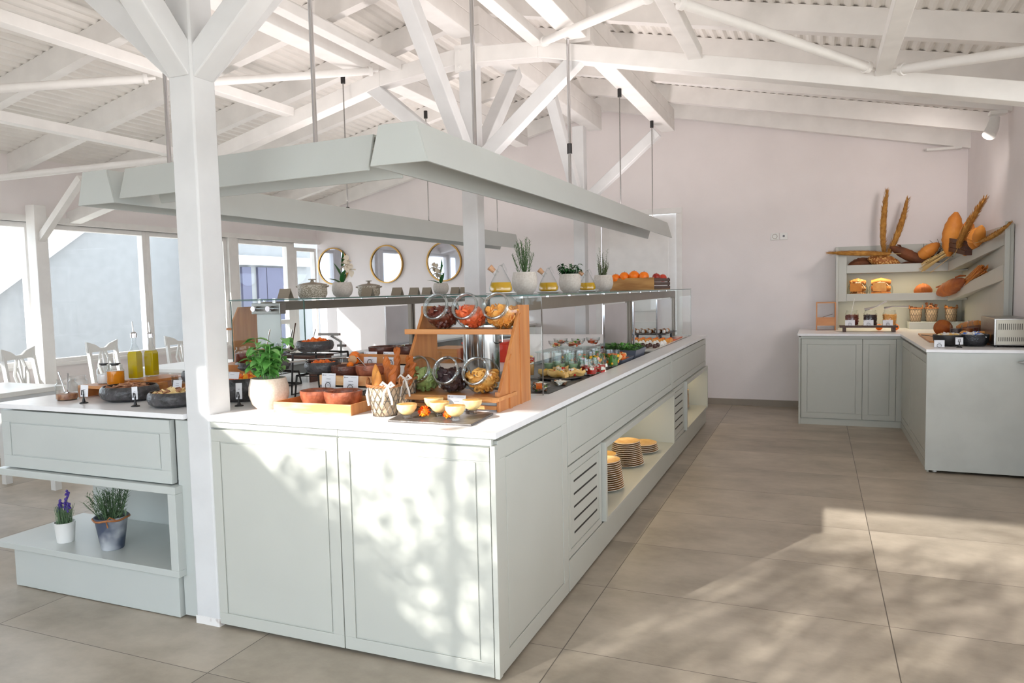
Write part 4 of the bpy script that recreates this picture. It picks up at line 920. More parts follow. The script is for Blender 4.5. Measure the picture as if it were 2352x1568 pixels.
# ---------------------------------------------------------------- left of the post
pan((-2.09, .26, CT), .135, .072, 'wide black stone pan with chopped bread, left of the post')
mound((-2.09, .26, CT+.05), .11, .03, 'rubble', 'chopped brown bread in the wide black pan', 'food', 80, .018, 61, 'slab')
pan((-1.70, .17, CT), .115, .068, 'black stone pan of pale cold meat tucked behind the post')
mound((-1.70, .17, CT+.045), .095, .035, 'rubble', 'pale pink and cream slices in the pan behind the post', 'food', 60, .018, 62, 'slab', mats=['rubble', 'custard'])
card((-2.215, .105, CT), .046, .058, 'white card in a black clip left of the wide black pan', .1, .1, kind='clip', hz=.03, lines=1, logo=False)
card((-1.86, .095, CT), .024, .062, 'white card in a black clip between the two black pans', .9, .1, kind='clip', hz=.03, lines=2, logo=False)
t = thing('wooden_riser', 'low orange wood riser carrying the dressing jars', 'riser', (-2.28, .38, CT))
obj('riser_top', MB().box(-2.46, -2.10, .26, .50, CT+.045, CT+.06), 'wood_h', t, bev=.002); obj('riser_leg', MB().box(-2.46, -2.43, .26, .50, CT, CT+.045), 'wood', t); obj('riser_leg', MB().box(-2.13, -2.10, .26, .50, CT, CT+.045), 'wood', t)
def mason(pos, r, h, label, fill=None, fmat=None, flab=None, fh=.7, pourer=False, spoons=0, group='square shouldered glass jars'):
    pos = Vector(pos); t = thing('glass_jar', label, 'jar', tuple(pos), group=group)
    obj('glass_body', MB().lathe([(0, 0), (r*.9, 0), (r, .006), (r, h*.74), (r*.8, h*.84), (r*.8, h*.97), (r*.86, h*.98), (r*.86, h)], pos, 28), 'glassrim', t)
    if pourer:
        obj('stopper', MB().lathe([(0, h*.98), (r*.42, h*.98), (r*.42, h*1.03), (r*.62, h*1.05), (r*.62, h*1.1), (0, h*1.1)], pos, 16), 'black', t)
        obj('spout', MB().tube([pos+Vector((0, 0, h*1.1)), pos+Vector((-.004, 0, h*1.1+.05))], [.005, .003], 8), 'chrome', t)
    if fill: stuff(fill, MB().lathe([(0, .004), (r*.88, .004), (r*.96, .01), (r*.96, h*fh*.98), (r*.9, h*fh), (0, h*fh)], pos, 24), fmat, flab, 'dressing')
    return t
mason((-2.27, .33, CT+.061), .042, .10, 'jar of orange dressing with a metal pourer on the wood riser', 'orange_dressing', 'vinegar', 'bright orange dressing in the pourer jar', pourer=True)
mason((-2.39, .36, CT+.061), .035, .095, 'cloudy empty jar with a metal pourer beside the orange dressing', 'cloudy_dressing', 'lamp_glow', 'cloudy white dressing in the pourer jar', .5, pourer=True)
mason((-2.42, .17, CT), .05, .105, 'glass jar with two spoons at the left end of the counter', 'mustard', 'rubble', 'brown mustard in the jar with two spoons', .3)
mason((-2.47, .27, CT), .045, .11, 'empty glass jar behind the jar with two spoons')
spoon((-2.415, .17, CT+.03), (-2.39, .16, CT+.135), 'dark spoon standing in the jar at the left end'); spoon((-2.43, .17, CT+.03), (-2.46, .16, CT+.14), 'second spoon crossing in the jar at the left end')
def oil_bottle(pos, label, r=.027, h=.135):
    pos = Vector(pos); t = thing('oil_bottle', label, 'bottle', tuple(pos), group='square olive oil bottles')
    s = r; b = MB()
    pr = [(0, 0), (s*1.3, 0), (s*1.36, .006), (s*1.36, h*.98), (s*.9, h*1.15), (.013, h*1.36), (.012, h*1.62), (.014, h*1.64)]
    b.lathe(pr, pos, 4, rotm(0, 0, math.pi/4+.25)); obj('glass_body', b, 'glassrim', t, sharp=20, bev=.004)
    obj('stopper', MB().lathe([(0, h*1.6), (.017, h*1.62), (.017, h*1.78), (.010, h*1.84), (0, h*1.84)], pos, 14), 'chrome', t)
    obj('spout', MB().tube([pos+Vector((0, 0, h*1.84)), pos+Vector((-.006, 0, h*1.84+.055))], [.0045, .003], 8), 'chrome', t)
    stuff('olive_oil', MB().lathe([(0, .006), (s*1.24, .006), (s*1.3, .012), (s*1.3, h*.98), (s*1.05, h*1.08), (0, h*1.08)], pos, 4, rotm(0, 0, math.pi/4+.25)), 'oil2', 'yellow oil inside the ' + label.split(',')[0], 'oil', sharp=20)
oil_bottle((-2.28, .46, CT+.075), 'left square olive oil bottle, in front of the window'); oil_bottle((-2.30, .58, CT+.075), 'right square olive oil bottle, next to the post', h=.13)
t = thing('wooden_box', 'small wooden box on which the oil bottles stand', 'box', (-2.24, .53, CT))
obj('box_side', MB().box(-2.32, -2.14, .39, .41, CT, CT+.074).box(-2.32, -2.14, .65, .67, CT, CT+.074), 'wood_h', t, bev=.001); obj('box_lid', MB().box(-2.32, -2.14, .41, .65, CT+.06, CT+.074), 'wood', t)
for i in range(5):
    single('plastic_cup', MB().lathe([(0, .004), (.028, .004), (.034, .05), (.036, .05), (.030, 0), (0, 0)], (-2.02, .50, CT+i*.011), 20), 'glassrim', 'clear plastic cup, %s in the nest beside the oil bottles' % ORD[4-i], 'cup', 'nested plastic cups')
pan((-1.86, .50, .985), .10, .06, 'small shiny black pan raised behind the post'); single('wood_block', MB().box(-1.95, -1.78, .43, .57, CT, .984), 'wood_h', 'wooden block raising the small shiny black pan', 'block', bev=.002)
mound((-1.86, .50, 1.02), .08, .02, 'rubble', 'chopped food in the small raised black pan', 'food', 30, .014, 66)
card((-1.93, .40, .955), .05, .05, 'card leaning on the wooden block under the raised pan', .2, .25, kind='none', lines=3, logo=False)
mason((-1.88, .82, CT+.13), .045, .09, 'low glass jar of preserves glimpsed left of the post', 'preserve', 'prune', 'dark red preserve glimpsed left of the post', .6)
single('wood_block', MB().box(-2.0, -1.74, .72, .92, CT, CT+.129), 'wood', 'tall wooden block under the preserve jar', 'block', bev=.002)
# niche plants
def lavender_pot(pos, label):
    pos = Vector(pos); t = thing('potted_lavender', label, 'plant', tuple(pos)); obj('flower_pot', MB().lathe([(0, 0), (.038, 0), (.047, .095), (.05, .1), (.046, .1), (.042, .09), (0, .088)], pos, 28), 'plastic', t)
    rr = random.Random(8); g = MB(); f = MB()
    for i in range(120):
        a = rr.uniform(0, 6.28); q = rr.uniform(0, .035); b = pos+Vector((q*math.cos(a), q*math.sin(a), .09)); tip = b+Vector((rr.uniform(-.03, .03), rr.uniform(-.03, .03), rr.uniform(.05, .1))); g.tube([b, tip], [.0015, .0008], 4)
    for x, h in ((-.035, .17), (-.02, .19), (.012, .19), (.03, .24), (.032, .18)):
        b = pos+Vector((x*.5, 0, .09)); tip = pos+Vector((x, 0, h)); g.tube([b, tip], .0014, 4)
        for k in range(9): f.sph(tip+Vector((rr.uniform(-.006, .006), rr.uniform(-.006, .006), -.03+.005*k+.005)), .0065, 6, 4, .2, k)
    obj('foliage', g, 'leaf_grey', t); obj('flower_spikes', f, 'lavender', t)
lavender_pot((-2.385, .09, .2255), 'lavender with purple spikes in a small white pot on the open shelf')
def bucket_plant(pos, label):
    pos = Vector(pos); t = thing('potted_rosemary', label, 'plant', tuple(pos))
    obj('bucket', MB().lathe([(0, 0), (.048, 0), (.051, .006), (.072, .15), (.076, .152), (.076, .158), (.07, .158), (.066, .14), (0, .135)], pos, 32), 'bucket', t)
    tw = MB(); tw.tube([pos+Vector((.078*math.cos(a), .078*math.sin(a), .15+.003*math.sin(5*a))) for a in [2*math.pi*k/28 for k in range(28)]], .005, 6, closed=True)
    tw.tube([pos+Vector((.07, -.03, .15)), pos+Vector((.06, -.055, .17)), pos+Vector((.04, -.06, .15)), pos+Vector((.05, -.06, .12))], .003, 5)
    obj('twine', tw, 'wicker', t)
    rr = random.Random(12); g = MB()
    for i in range(60):
        a = rr.uniform(0, 6.28); q = rr.uniform(0, .05); b = pos+Vector((q*math.cos(a), q*math.sin(a), .14)); L = rr.uniform(.09, .165); sp = rr.uniform(.1, .8); tip = b+Vector((math.cos(a)*sp, math.sin(a)*sp, 1)).normalized()*L
        g.tube([b, tip], .0015, 4)
        for k in range(16):
            p = b+(tip-b)*(.15+.85*k/15); an = rr.uniform(0, 6.28); g.leaf(p, Vector((math.cos(an), math.sin(an), .7)), .03, .004, .1, seg=2)
    b = pos+Vector((.05, -.02, .16)); tip = b+Vector((.09, -.01, .05)); g.tube([b, tip], .0015, 4)
    for k in range(18): p = b+(tip-b)*k/17; an = rr.uniform(0, 6.28); g.leaf(p, Vector((.4, math.cos(an), math.sin(an))), .028, .004, .1, seg=2)
    obj('foliage', g, 'leaf_grey', t)
bucket_plant((-2.07, .10, .2255), 'bushy rosemary in a weathered blue and white bucket on the open shelf')
# ================================================================ right hand glass guard: salads and cups in the cold well
WZ = .901
def ptz(px, py, z=WZ): v = onz(px, py, z); return v
single('well_tray', MB().box(-.72, -.15, .96, 1.52, WZ, WZ+.012), 'stone', 'black tray under the seafood dishes at the near end of the cold well', 'tray', 'black trays in the cold well', bev=.002)
single('well_tray', MB().box(-.72, -.15, 1.54, 2.32, WZ, WZ+.012), 'stone', 'black tray under the salad cups in the cold well', 'tray', 'black trays in the cold well', bev=.002)
T1 = WZ+.013
def cup(pos, r0, r1, h, label, group, mat='glass', n=24, th=.0025):
    pos = Vector(pos); return single('glass_cup', MB().lathe([(0, 0), (r0, 0), (r0*1.02, .01), (r1, h), (r1-th, h), (r0-th*.3, .014), (0, .012)], pos, n), mat, label, 'glass', group, base=tuple(pos))
def fill(pos, r0, r1, z0, z1, mats, label, n=40, size=.010, style='chunk', seed=0, name='cup_salad', cat='salad', group=None, base_mi=0):
    rr = random.Random(seed); m = MB(); pos = Vector(pos)
    m.lathe([(0, z0), (r0*.93, z0), (r1*.93, z1), (r1*.5, z1+.004), (0, z1+.006)], pos, 18, mi=base_mi)
    for _ in range(n):
        u = rr.random(); r = (r0+(r1-r0)*u)*.9; a = rr.uniform(0, 6.28); z = z0+(z1-z0)*u
        if rr.random() < .4: z = z1; r *= rr.random()
        p = pos+Vector((r*math.cos(a), r*math.sin(a), z)); mi = rr.randrange(len(mats)); s_ = size*rr.uniform(.7, 1.3)
        if mats[mi] in ('lettuce', 'leaf'): m.leaf(p, (rr.uniform(-1, 1), rr.uniform(-1, 1), rr.uniform(-.2, 1)), s_*2.2, s_*1.5, mi=mi, seg=2)
        elif mats[mi] in ('feta', 'carrot', 'papaya'): m.boxr(p, (s_*1.2, s_*1.2, s_*1.2), rr.uniform(0, 3), rr.uniform(0, 3), 0, mi)
        else: m.sph(p, s_*.7, 7, 5, .15, rr.random(), mi=mi)
    return stuff(name, m, list(mats), label, cat, group)
# small seafood dishes at the near end
k = 0
for j, (x, y) in enumerate(((-.22, 1.06), (-.32, 1.09), (-.43, 1.05), (-.27, 1.2), (-.38, 1.22), (-.2, 1.32), (-.5, 1.2))):
    lab = ['nearest', 'left of the nearest', 'far left', 'middle', 'middle left', 'rear right', 'rear left'][j]
    single('small_dish', MB().lathe([(0, 0), (.028, 0), (.045, .016), (.048, .022), (.045, .022), (.026, .006), (0, .006)], (x, y, T1), 24, sx=1.1), 'glassrim', 'small clear dish, %s one at the near end of the cold well' % lab, 'dish', 'small clear dishes in the cold well')
    fill((x, y, T1), .025, .038, .007, .018, ['feta', 'rubble', 'rubble', 'lettuce'], 'appetiser in the %s small clear dish' % lab, 16, .012, seed=j, name='appetiser', cat='appetiser', group='appetisers in small dishes')
single('pepper_piece', MB().boxr((-.215, 1.03, T1+.03), (.03, .03, .018), .4, .3), 'carrot', 'orange vegetable cube on the nearest small dish', 'vegetable')
# folded tortilla shells
single('round_platter', MB().lathe([(0, 0), (.10, 0), (.125, .008), (.125, .012), (0, .008)], (-.30, 1.60, T1+.001), 30, sy=1.2), 'stone', 'round black platter carrying the tortilla shells', 'platter', base=(-.3, 1.6, T1+.001))
def shell(x, y, rz, lab, seed, d=Vector((0, 0, 0))):
    z = T1+.012; m = MB(); vs = []; fs = []; n = 12; L = .10; r = .035; mr = rotm(0, 0, rz)
    for i in range(7):
        for j in range(n+1):
            a = math.pi*(j/n); wv = .006*math.sin(j*1.9+seed)*(abs(math.cos(a)));
            vs.append(Vector((x, y, z+r)) + mr @ Vector(((i/6-.5)*L*(1+.1*math.sin(j)), -r*1.05*math.cos(a), -r*math.sin(a)+wv+.006*math.sin(i*1.7+seed)*abs(math.cos(a)))))
    for i in range(6):
        for j in range(n): q = i*(n+1)+j; fs.append((q, q+1, q+n+2, q+n+1))
    m.add(vs, fs, True); o = single('tortilla_shell', m, 'tortilla', 'folded crisp tortilla shell, %s on the round platter' % lab, 'tortilla', 'tortilla shells'); md = o.modifiers.new('thick', 'SOLIDIFY'); md.thickness = .003
    fill((x, y, z+.01), .02, .028, .0, .022, ['feta', 'lettuce', 'tomato', 'yellow'], 'salad filling the tortilla shell that lies %s' % lab, 34, .012, seed=seed, name='shell_filling')
shell(-.36, 1.58, .1, 'at the left', 1); shell(-.285, 1.53, -.1, 'in the middle', 2); shell(-.215, 1.62, .5, 'at the right', 3); shell(-.33, 1.69, .2, 'at the back', 4)
# tall glasses with green smoothie
def tumbler(pos, label): return cup(pos, .024, .036, .125, label, 'tall green smoothie glasses', 'glass')
for j, (x, y) in enumerate(((-.44, 1.80), (-.36, 1.78), (-.285, 1.80), (-.43, 1.92), (-.345, 1.91), (-.275, 1.94))):
    lab = ['front left', 'front middle', 'front right', 'rear left', 'rear middle', 'rear right'][j]
    tumbler((x, y, T1), 'tall glass of green smoothie, %s of the group' % lab)
    stuff('smoothie', MB().lathe([(0, .013), (.022, .014), (.030, .062), (0, .063)], (x, y, T1), 22), 'mint_drink', 'pale green smoothie in the %s glass' % lab, 'drink', 'green smoothies')
# amber dessert glass with chips
cup((-.485, 1.60, T1), .026, .034, .12, 'tall amber jelly glass topped with white flakes behind the stand', None)
stuff('amber_jelly', MB().lathe([(0, .013), (.024, .014), (.029, .075), (0, .078)], (-.485, 1.6, T1), 22), 'peach_drink', 'amber jelly in the tall glass with white flakes', 'dessert')
mound((-.485, 1.60, T1+.09), .026, .03, 'feta', 'white crisp flakes crowning the amber jelly glass', 'garnish', 18, .016, 77, 'slab', mats=['feta', 'tomato', 'tortilla'])
# square cups with tomato and cheese
for j, (x, y) in enumerate(((-.165, 1.76), (-.15, 1.89), (-.215, 1.84))):
    lab = ['front', 'rear', 'left'][j]
    cup((x, y, T1), .034, .046, .09, '%s short glass of tomato and white cheese salad by the worktop edge' % lab, 'tomato salad glasses', 'glassrim')
    fill((x, y, T1), .032, .040, .01, .045, ['tomato', 'feta', 'feta', 'tomato', 'lettuce'], 'tomato and cheese salad in the %s short glass' % lab, 36, .012, seed=80+j, group='tomato salads')
# cups with green and yellow salad
for j, (x, y) in enumerate(((-.43, 2.16), (-.325, 2.13), (-.225, 2.06), (-.155, 2.22), (-.27, 2.28))):
    lab = ['far left', 'left', 'front', 'right', 'rear'][j]
    cup((x, y, T1), .034, .048, .11, '%s glass of green and yellow salad in the middle of the well' % lab, 'green salad glasses', 'glassrim')
    fill((x, y, T1), .032, .044, .012, .078, ['lettuce', 'yellow', 'thyme', 'lettuce', 'carrot'], 'green and yellow salad in the %s glass' % lab, 44, .013, seed=90+j, group='green and yellow salads')
# stemmed coupes on a glass riser at the back
single('glass_plate', MB().box(-.68, -.34, 2.2, 2.75, 1.0, 1.008).box(-.67, -.655, 2.22, 2.24, WZ, 1.0).box(-.37, -.355, 2.70, 2.72, WZ, 1.0).box(-.37, -.355, 2.22, 2.24, WZ, 1.0).box(-.67, -.655, 2.70, 2.72, WZ, 1.0), 'guard', 'clear raised plate under the stemmed dessert coupes', 'riser')
for j, (x, y) in enumerate(((-.56, 2.28), (-.45, 2.32), (-.60, 2.5), (-.48, 2.53), (-.40, 2.62))):
    lab = ['near left', 'near right', 'far left', 'far middle', 'far right'][j]
    pos = (x, y, 1.009)
    single('dessert_coupe', MB().lathe([(0, 0), (.026, 0), (.024, .004), (.005, .008), (.005, .02), (.03, .03), (.047, .05), (.05, .068), (.048, .068), (.044, .05), (0, .03)], pos, 28), 'glassrim', '%s stemmed glass coupe of fruit on the raised plate' % lab, 'coupe', 'stemmed fruit coupes', base=pos)
    fill(pos, .02, .040, .032, .046, ['papaya', 'custard', 'feta', 'lettuce'], 'fruit pieces in the %s coupe' % lab, 18, .012, seed=110+j, name='fruit_salad', group='fruit in coupes')
# melon wedges and cocktail cup
for j, (x, y, z) in enumerate(((-.30, 2.42, WZ+.03), (-.36, 2.52, WZ+.03))):
    single('cheese_wedge', MB().prism([(x-.05, z-.028), (x+.05, z-.028), (x+.02, z+.05)], 'y', y, y+.04), 'mango' if j == 0 else 'feta', ['yellow cheese wedge behind the green salads', 'white cheese wedge behind the green salads'][j], 'cheese')
cup((-.335, 2.68, WZ+.001), .026, .032, .13, 'layered red and black cocktail glass beside the steel screen', None)
stuff('layered_dessert', MB().lathe([(0, .013), (.024, .014), (.026, .06)], (-.335, 2.68, WZ), 20).lathe([(.026, .06), (.028, .11), (0, .115)], (-.335, 2.68, WZ), 20, mi=1), ['plum', 'tomato'], 'black and red layers in the cocktail glass', 'dessert')
# green salad pan and carrots
def gastro(x0, x1, y0, y1, z0, z1, label):
    t = thing('serving_pan', label, 'pan', ((x0+x1)/2, (y0+y1)/2, z0), group='grey steel serving pans')
    w = .006; s = .02
    b = MB(); vs = [(x0+s, y0+s, z0), (x1-s, y0+s, z0), (x1-s, y1-s, z0), (x0+s, y1-s, z0), (x0, y0, z1), (x1, y0, z1), (x1, y1, z1), (x0, y1, z1), (x0+w, y0+w, z1), (x1-w, y0+w, z1), (x1-w, y1-w, z1), (x0+w, y1-w, z1), (x0+s+w, y0+s+w, z0+.004), (x1-s-w, y0+s+w, z0+.004), (x1-s-w, y1-s-w, z0+.004), (x0+s+w, y1-s-w, z0+.004)]
    fs = [(3, 2, 1, 0), (12, 13, 14, 15)]
    for a, c in ((0, 4), (4, 8), (8, 12)): fs += [(a+i, a+(i+1) % 4, c+(i+1) % 4, c+i) for i in range(4)]
    obj('pan_body', b.add(vs, fs), 'pan', t)
gastro(-.32, -.135, 2.80, 3.14, WZ, .972, 'grey steel pan heaped with green salad leaves')
gastro(-.27, -.135, 2.40, 2.74, WZ, .94, 'grey steel pan of orange vegetable cubes')
rr = random.Random(5)
def heap_rect(x0, x1, y0, y1, z, h, mats, label, n, size, style, name, cat='food', seed=0):
    rr = random.Random(seed); m = MB(); m.box(x0+.02, x1-.02, y0+.02, y1-.02, z-.02, z)
    for _ in range(n):
        p = Vector((rr.uniform(x0+.02, x1-.02), rr.uniform(y0+.02, y1-.02), z+rr.uniform(0, h))); mi = rr.randrange(len(mats)); s_ = size*rr.uniform(.7, 1.3)
        if style == 'leaf': m.leaf(p, (rr.uniform(-1, 1), rr.uniform(-1, 1), rr.uniform(0, .7)), s_*2.2, s_, mi=mi, seg=3)
        elif style == 'cube': m.boxr(p, (s_, s_, s_), rr.uniform(0, 3), rr.uniform(0, 1), 0, mi)
        else: m.sph(p, s_, 8, 6, .15, rr.random(), mi=mi)
    return stuff(name, m, mats, label, cat)
heap_rect(-.31, -.145, 2.81, 3.13, .965, .03, ['lettuce', 'leaf'], 'loose green salad leaves filling the grey pan', 150, .018, 'leaf', 'salad_leaves', seed=3)
heap_rect(-.26, -.145, 2.41, 2.73, .935, .025, ['carrot', 'carrot', 'custard'], 'bright orange vegetable cubes filling the low pan', 60, .02, 'cube', 'vegetable_cubes', seed=4)
# pastry trays at the far end
single('white_tray', MB().box(-.68, -.15, 3.5, 5.2, WZ, WZ+.02), 'plate', 'white tray under the rows of sweets at the far end', 'tray', bev=.003)
T2 = WZ+.021; T3 = .975
single('raised_tray', MB().box(-.66, -.24, 4.45, 5.05, T3, T3+.008).box(-.30, -.28, 4.46, 4.48, T2, T3).box(-.64, -.62, 5.0, 5.02, T2, T3).box(-.3, -.28, 5.0, 5.02, T2, T3).box(-.64, -.62, 4.46, 4.48, T2, T3), 'stone', 'raised black tray carrying the cream filled rolls', 'tray', bev=.001)
# individual sweets: rows
def sweet_proto(kind):
    m = MB()
    if kind == 'choco': m.lathe([(0, 0), (.016, 0), (.02, .012), (.018, .022), (.008, .03), (0, .032)], (0, 0, 0), 14); return 'chocolate_sweet', m, ['choco'], 'chocolate'
    if kind == 'cream': m.lathe([(0, 0), (.02, 0), (.022, .012), (.014, .024), (.006, .034), (0, .036)], (0, 0, 0), 12); return 'cream_puff', m, ['cream'], 'pastry'
    if kind == 'gold': m.boxr((0, 0, .014), (.04, .035, .028), mi=0); m.sph((0, 0, .03), (.018, .015, .008), 8, 5, .2, 1, mi=1); return 'honey_pastry', m, ['mango', 'orange'], 'pastry'
    m.tube([(0, -.022, .02), (0, .022, .02)], .0185, 14, caps=True); m.sph((0, -.024, .02), (.0165, .007, .0165), 12, 8, mi=1); m.lathe([(.012, 0), (.018, .001)], (0, 0, 0), 8); return 'cream_roll', m, ['crust_pale', 'cream'], 'pastry'
ROWS = [('choco', 3.66, 7, 'row of chocolate sweets'), ('choco', 3.78, 7, 'second row of chocolates'), ('cream', 3.96, 7, 'front row of cream puffs'), ('cream', 4.08, 7, 'back row of cream puffs'), ('gold', 4.26, 8, 'front row of honey pastries'), ('gold', 4.36, 8, 'back row of honey pastries')]
protos = {}
PL = ['nearest the aisle', 'second from the aisle', 'third from the aisle', 'fourth from the aisle', 'fifth from the aisle', 'sixth from the aisle', 'seventh from the aisle', 'eighth from the aisle']
NM = {'choco': 'dark chocolate sweet', 'cream': 'white cream puff', 'gold': 'golden honey pastry', 'roll': 'cream filled pastry roll'}
def put_sweet(kind, loc, rz, label, grp):
    if kind not in protos:
        nm, m, mt, cat = sweet_proto(kind); o = obj(nm, m, mt, base=(0, 0, 0)); protos[kind] = o; tag(o, label, cat, grp)
    else: o = protos[kind].copy(); COL.objects.link(o); o['label'] = label; o['group'] = grp
    o.location = loc; o.rotation_euler = (0, 0, rz); return o
for kind, y, n, rl in ROWS:
    for i in range(n): put_sweet(kind, (-.18-.062*i, y+rr.uniform(-.008, .008), T2), rr.uniform(-.3, .3), '%s, %s in the %s' % (NM[kind], PL[i], rl), 'sweets at the far end of the well')
for j in range(2):
    for i in range(6): put_sweet('roll', (-.275-.062*i, 4.56+.16*j+rr.uniform(-.01, .01), T3+.0085), rr.uniform(-.2, .2), '%s, %s in the %s row on the raised tray' % (NM['roll'], PL[i], 'front' if j == 0 else 'back'), 'cream rolls on the raised tray')
single('fruit_slice', MB().box(-.22, -.16, 4.5, 4.9, T2, T2+.012), 'papaya', 'strip of pink jelly beside the honey pastries', 'sweet')
spoon((-.60, 4.25, 1.0), (-.47, 3.72, 1.08), 'black pastry tongs leaning over the sweets', mat='black', r=.018, name='serving_tongs')
# ---------------------------------------------------------------- on the right glass shelf
SG = GZ+.001
def oil_flask(x, y, lab):
    single('saucer', MB().lathe([(0, 0), (.05, 0), (.078, .008), (.078, .011), (.05, .004), (0, .004)], (x, y, SG), 32), 'plate', 'white saucer under the %s' % lab, 'saucer', 'saucers under the oil flasks', base=(x, y, SG))
    z = SG+.0055; t = thing('oil_flask', lab, 'flask', (x, y, z), group='conical oil flasks')
    pr = [(0, .001), (.045, 0), (.058, .012), (.060, .03), (.05, .058), (.03, .095), (.014, .128), (.009, .14), (0, .144)]
    obj('glass_body', MB().lathe(pr, (x, y, z), 30), 'glassrim', t)
    a = Vector((x-.012, y-.018, z+.098)); d = Vector((-.55, -.35, .62)).normalized(); obj('neck', MB().tube([a, a+d*.03], [.014, .013], 14, caps=False), 'glassrim', t)
    obj('cork', MB().tube([a+d*.02, a+d*.052], [.012, .016], 14), 'cork', t)
    obj('spout', MB().tube([(x+.004, y, z+.138), (x+.016, y, z+.148), (x+.03, y, z+.12), (x+.034, y, z+.105)], [.006, .005, .004, .0035], 8), 'glassrim', t)
    stuff('oil', MB().lathe([(0, .004), (.043, .004), (.055, .014), (.057, .03), (.049, .056), (0, .057)], (x, y, z), 28), 'oil', 'golden oil inside the ' + lab.replace('flask of golden oil', 'flask'), 'oil', 'oil in the flasks')
oil_flask(-.42, 1.06, 'conical flask of golden oil nearest the jar stand'); oil_flask(-.42, 1.77, 'conical flask of golden oil between the rosemary and the basil'); oil_flask(-.42, 2.57, 'conical flask of golden oil between the basil and the thyme')
def herb_pot(x, y, label, kind, r=.07, h=.115):
    pos = Vector((x, y, SG)); t = thing('potted_herb', label, 'plant', tuple(pos), group='herbs in round pots on the glass shelf'); pot_plant_pot(t, pos, r, h, 'ceramic_grey')
    rr = random.Random(int(y*100)); g = MB(); zt = h*.86
    if kind == 'rosemary':
        for i in range(26):
            a = rr.uniform(0, 6.28); q = rr.uniform(0, .03); b = pos+Vector((q*math.cos(a), q*math.sin(a), zt)); L = rr.uniform(.10, .21); sp = rr.uniform(0, .42); d = Vector((math.cos(a)*sp, math.sin(a)*sp, 1)).normalized(); g.tube([b, b+d*L], .0013, 4)
            for k in range(24):
                p = b+d*L*(.12+.88*k/23); an = rr.uniform(0, 6.28); g.leaf(p, Vector((math.cos(an), math.sin(an), .8)), .022, .0032, .05, seg=2)
        mt = 'rosemary'
    elif kind == 'basil':
        for i in range(16):
            a = rr.uniform(0, 6.28); q = rr.uniform(0, .03); b = pos+Vector((q*math.cos(a), q*math.sin(a), zt)); L = rr.uniform(.04, .10); d = Vector((math.cos(a)*.7, math.sin(a)*.7, 1)).normalized(); g.tube([b, b+d*L], .0016, 4)
            for k in range(6): an = rr.uniform(0, 6.28); g.leaf(b+d*L*(.3+.7*k/5), Vector((math.cos(an), math.sin(an), .3)), rr.uniform(.035, .055), .024, .6)
        mt = 'leaf_dark'
    else:
        for i in range(34):
            a = rr.uniform(0, 6.28); q = rr.uniform(0, .03); b = pos+Vector((q*math.cos(a), q*math.sin(a), zt)); L = rr.uniform(.08, .22)*(1 if i % 4 == 0 else .6); sp = rr.uniform(0, .45); d = Vector((math.cos(a)*sp, math.sin(a)*sp, 1)).normalized(); g.tube([b, b+d*L], .001, 4)
            for k in range(14): an = rr.uniform(0, 6.28); g.leaf(b+d*L*(.15+.85*k/13), Vector((math.cos(an), math.sin(an), .6)), .016, .008, .05, seg=2)
        mt = 'thyme'
    obj('foliage', g, mt, t)
herb_pot(-.42, 1.385, 'rosemary in a round grey pot, nearest herb on the glass shelf', 'rosemary', .070, .118); herb_pot(-.42, 2.18, 'dark green basil in a round grey pot, middle herb on the glass shelf', 'basil', .072, .118); herb_pot(-.42, 2.98, 'airy thyme in a round grey pot, beside the orange crate', 'thyme', .074, .118)
# fruit crate
t = thing('fruit_crate', 'rectangular wooden crate of oranges and apples on the glass shelf', 'crate', (-.42, 4.1, SG))
cx0, cx1, cy0, cy1 = -.61, -.225, 3.88, 4.62
obj('front_board', MB().box(cx0, cx1, cy0, cy0+.008, SG+.005, SG+.105), 'crate', t, bev=.002)
obj('crate_base', MB().box(cx0, cx1, cy0, cy1, SG, SG+.006), 'crate', t)
s = MB()
for k in range(3): s.box(cx1-.006, cx1, cy0+.01, cy1, SG+.006+.034*k, SG+.032+.034*k).box(cx0, cx0+.006, cy0+.01, cy1, SG+.006+.034*k, SG+.032+.034*k).box(cx0, cx1, cy1-.006, cy1, SG+.006+.034*k, SG+.032+.034*k)
obj('side_slats', s, 'darkwood', t); obj('corner_post', MB().box(cx1-.02, cx1-.007, cy1-.02, cy1-.007, SG+.006, SG+.108), 'darkwood', t); obj('corner_post', MB().box(cx0+.007, cx0+.02, cy1-.02, cy1-.007, SG+.006, SG+.108), 'darkwood', t)
def fruit(x, y, z, r, mt, name, label, grp, stem=True):
    t = thing(name, label, name.split('_')[-1], (x, y, z-r), group=grp)
    obj('fruit_body', MB().lathe([(0, -r*.93), (r*.5, -r*.86), (r*.87, -r*.5), (r, 0), (r*.87, r*.5), (r*.5, r*.86), (r*.12, r*.95), (0, r*.9)], (x, y, z), 22), mt, t, sharp=80)
    obj('stem', MB().cyl((x, y, z+r*.86), (x+.002, y, z+r*1.08), .002, n=6), 'twig', t)
fz = SG+.108
for j, (x, y, z, r, lab) in enumerate(((-.565, 3.91, fz-.005, .041, 'at the left end'), (-.49, 3.915, fz+.008, .043, 'second from the left'), (-.405, 3.92, fz+.014, .045, 'third from the left and highest'), (-.32, 3.92, fz+.006, .044, 'at the right of the front row'), (-.45, 4.0, fz-.01, .042, 'behind the front row'), (-.55, 4.02, fz-.012, .04, 'at the back left'))):
    fruit(x, y, z, r, 'orange', 'ripe_orange', 'round orange, %s of the crate' % lab, 'oranges in the crate')
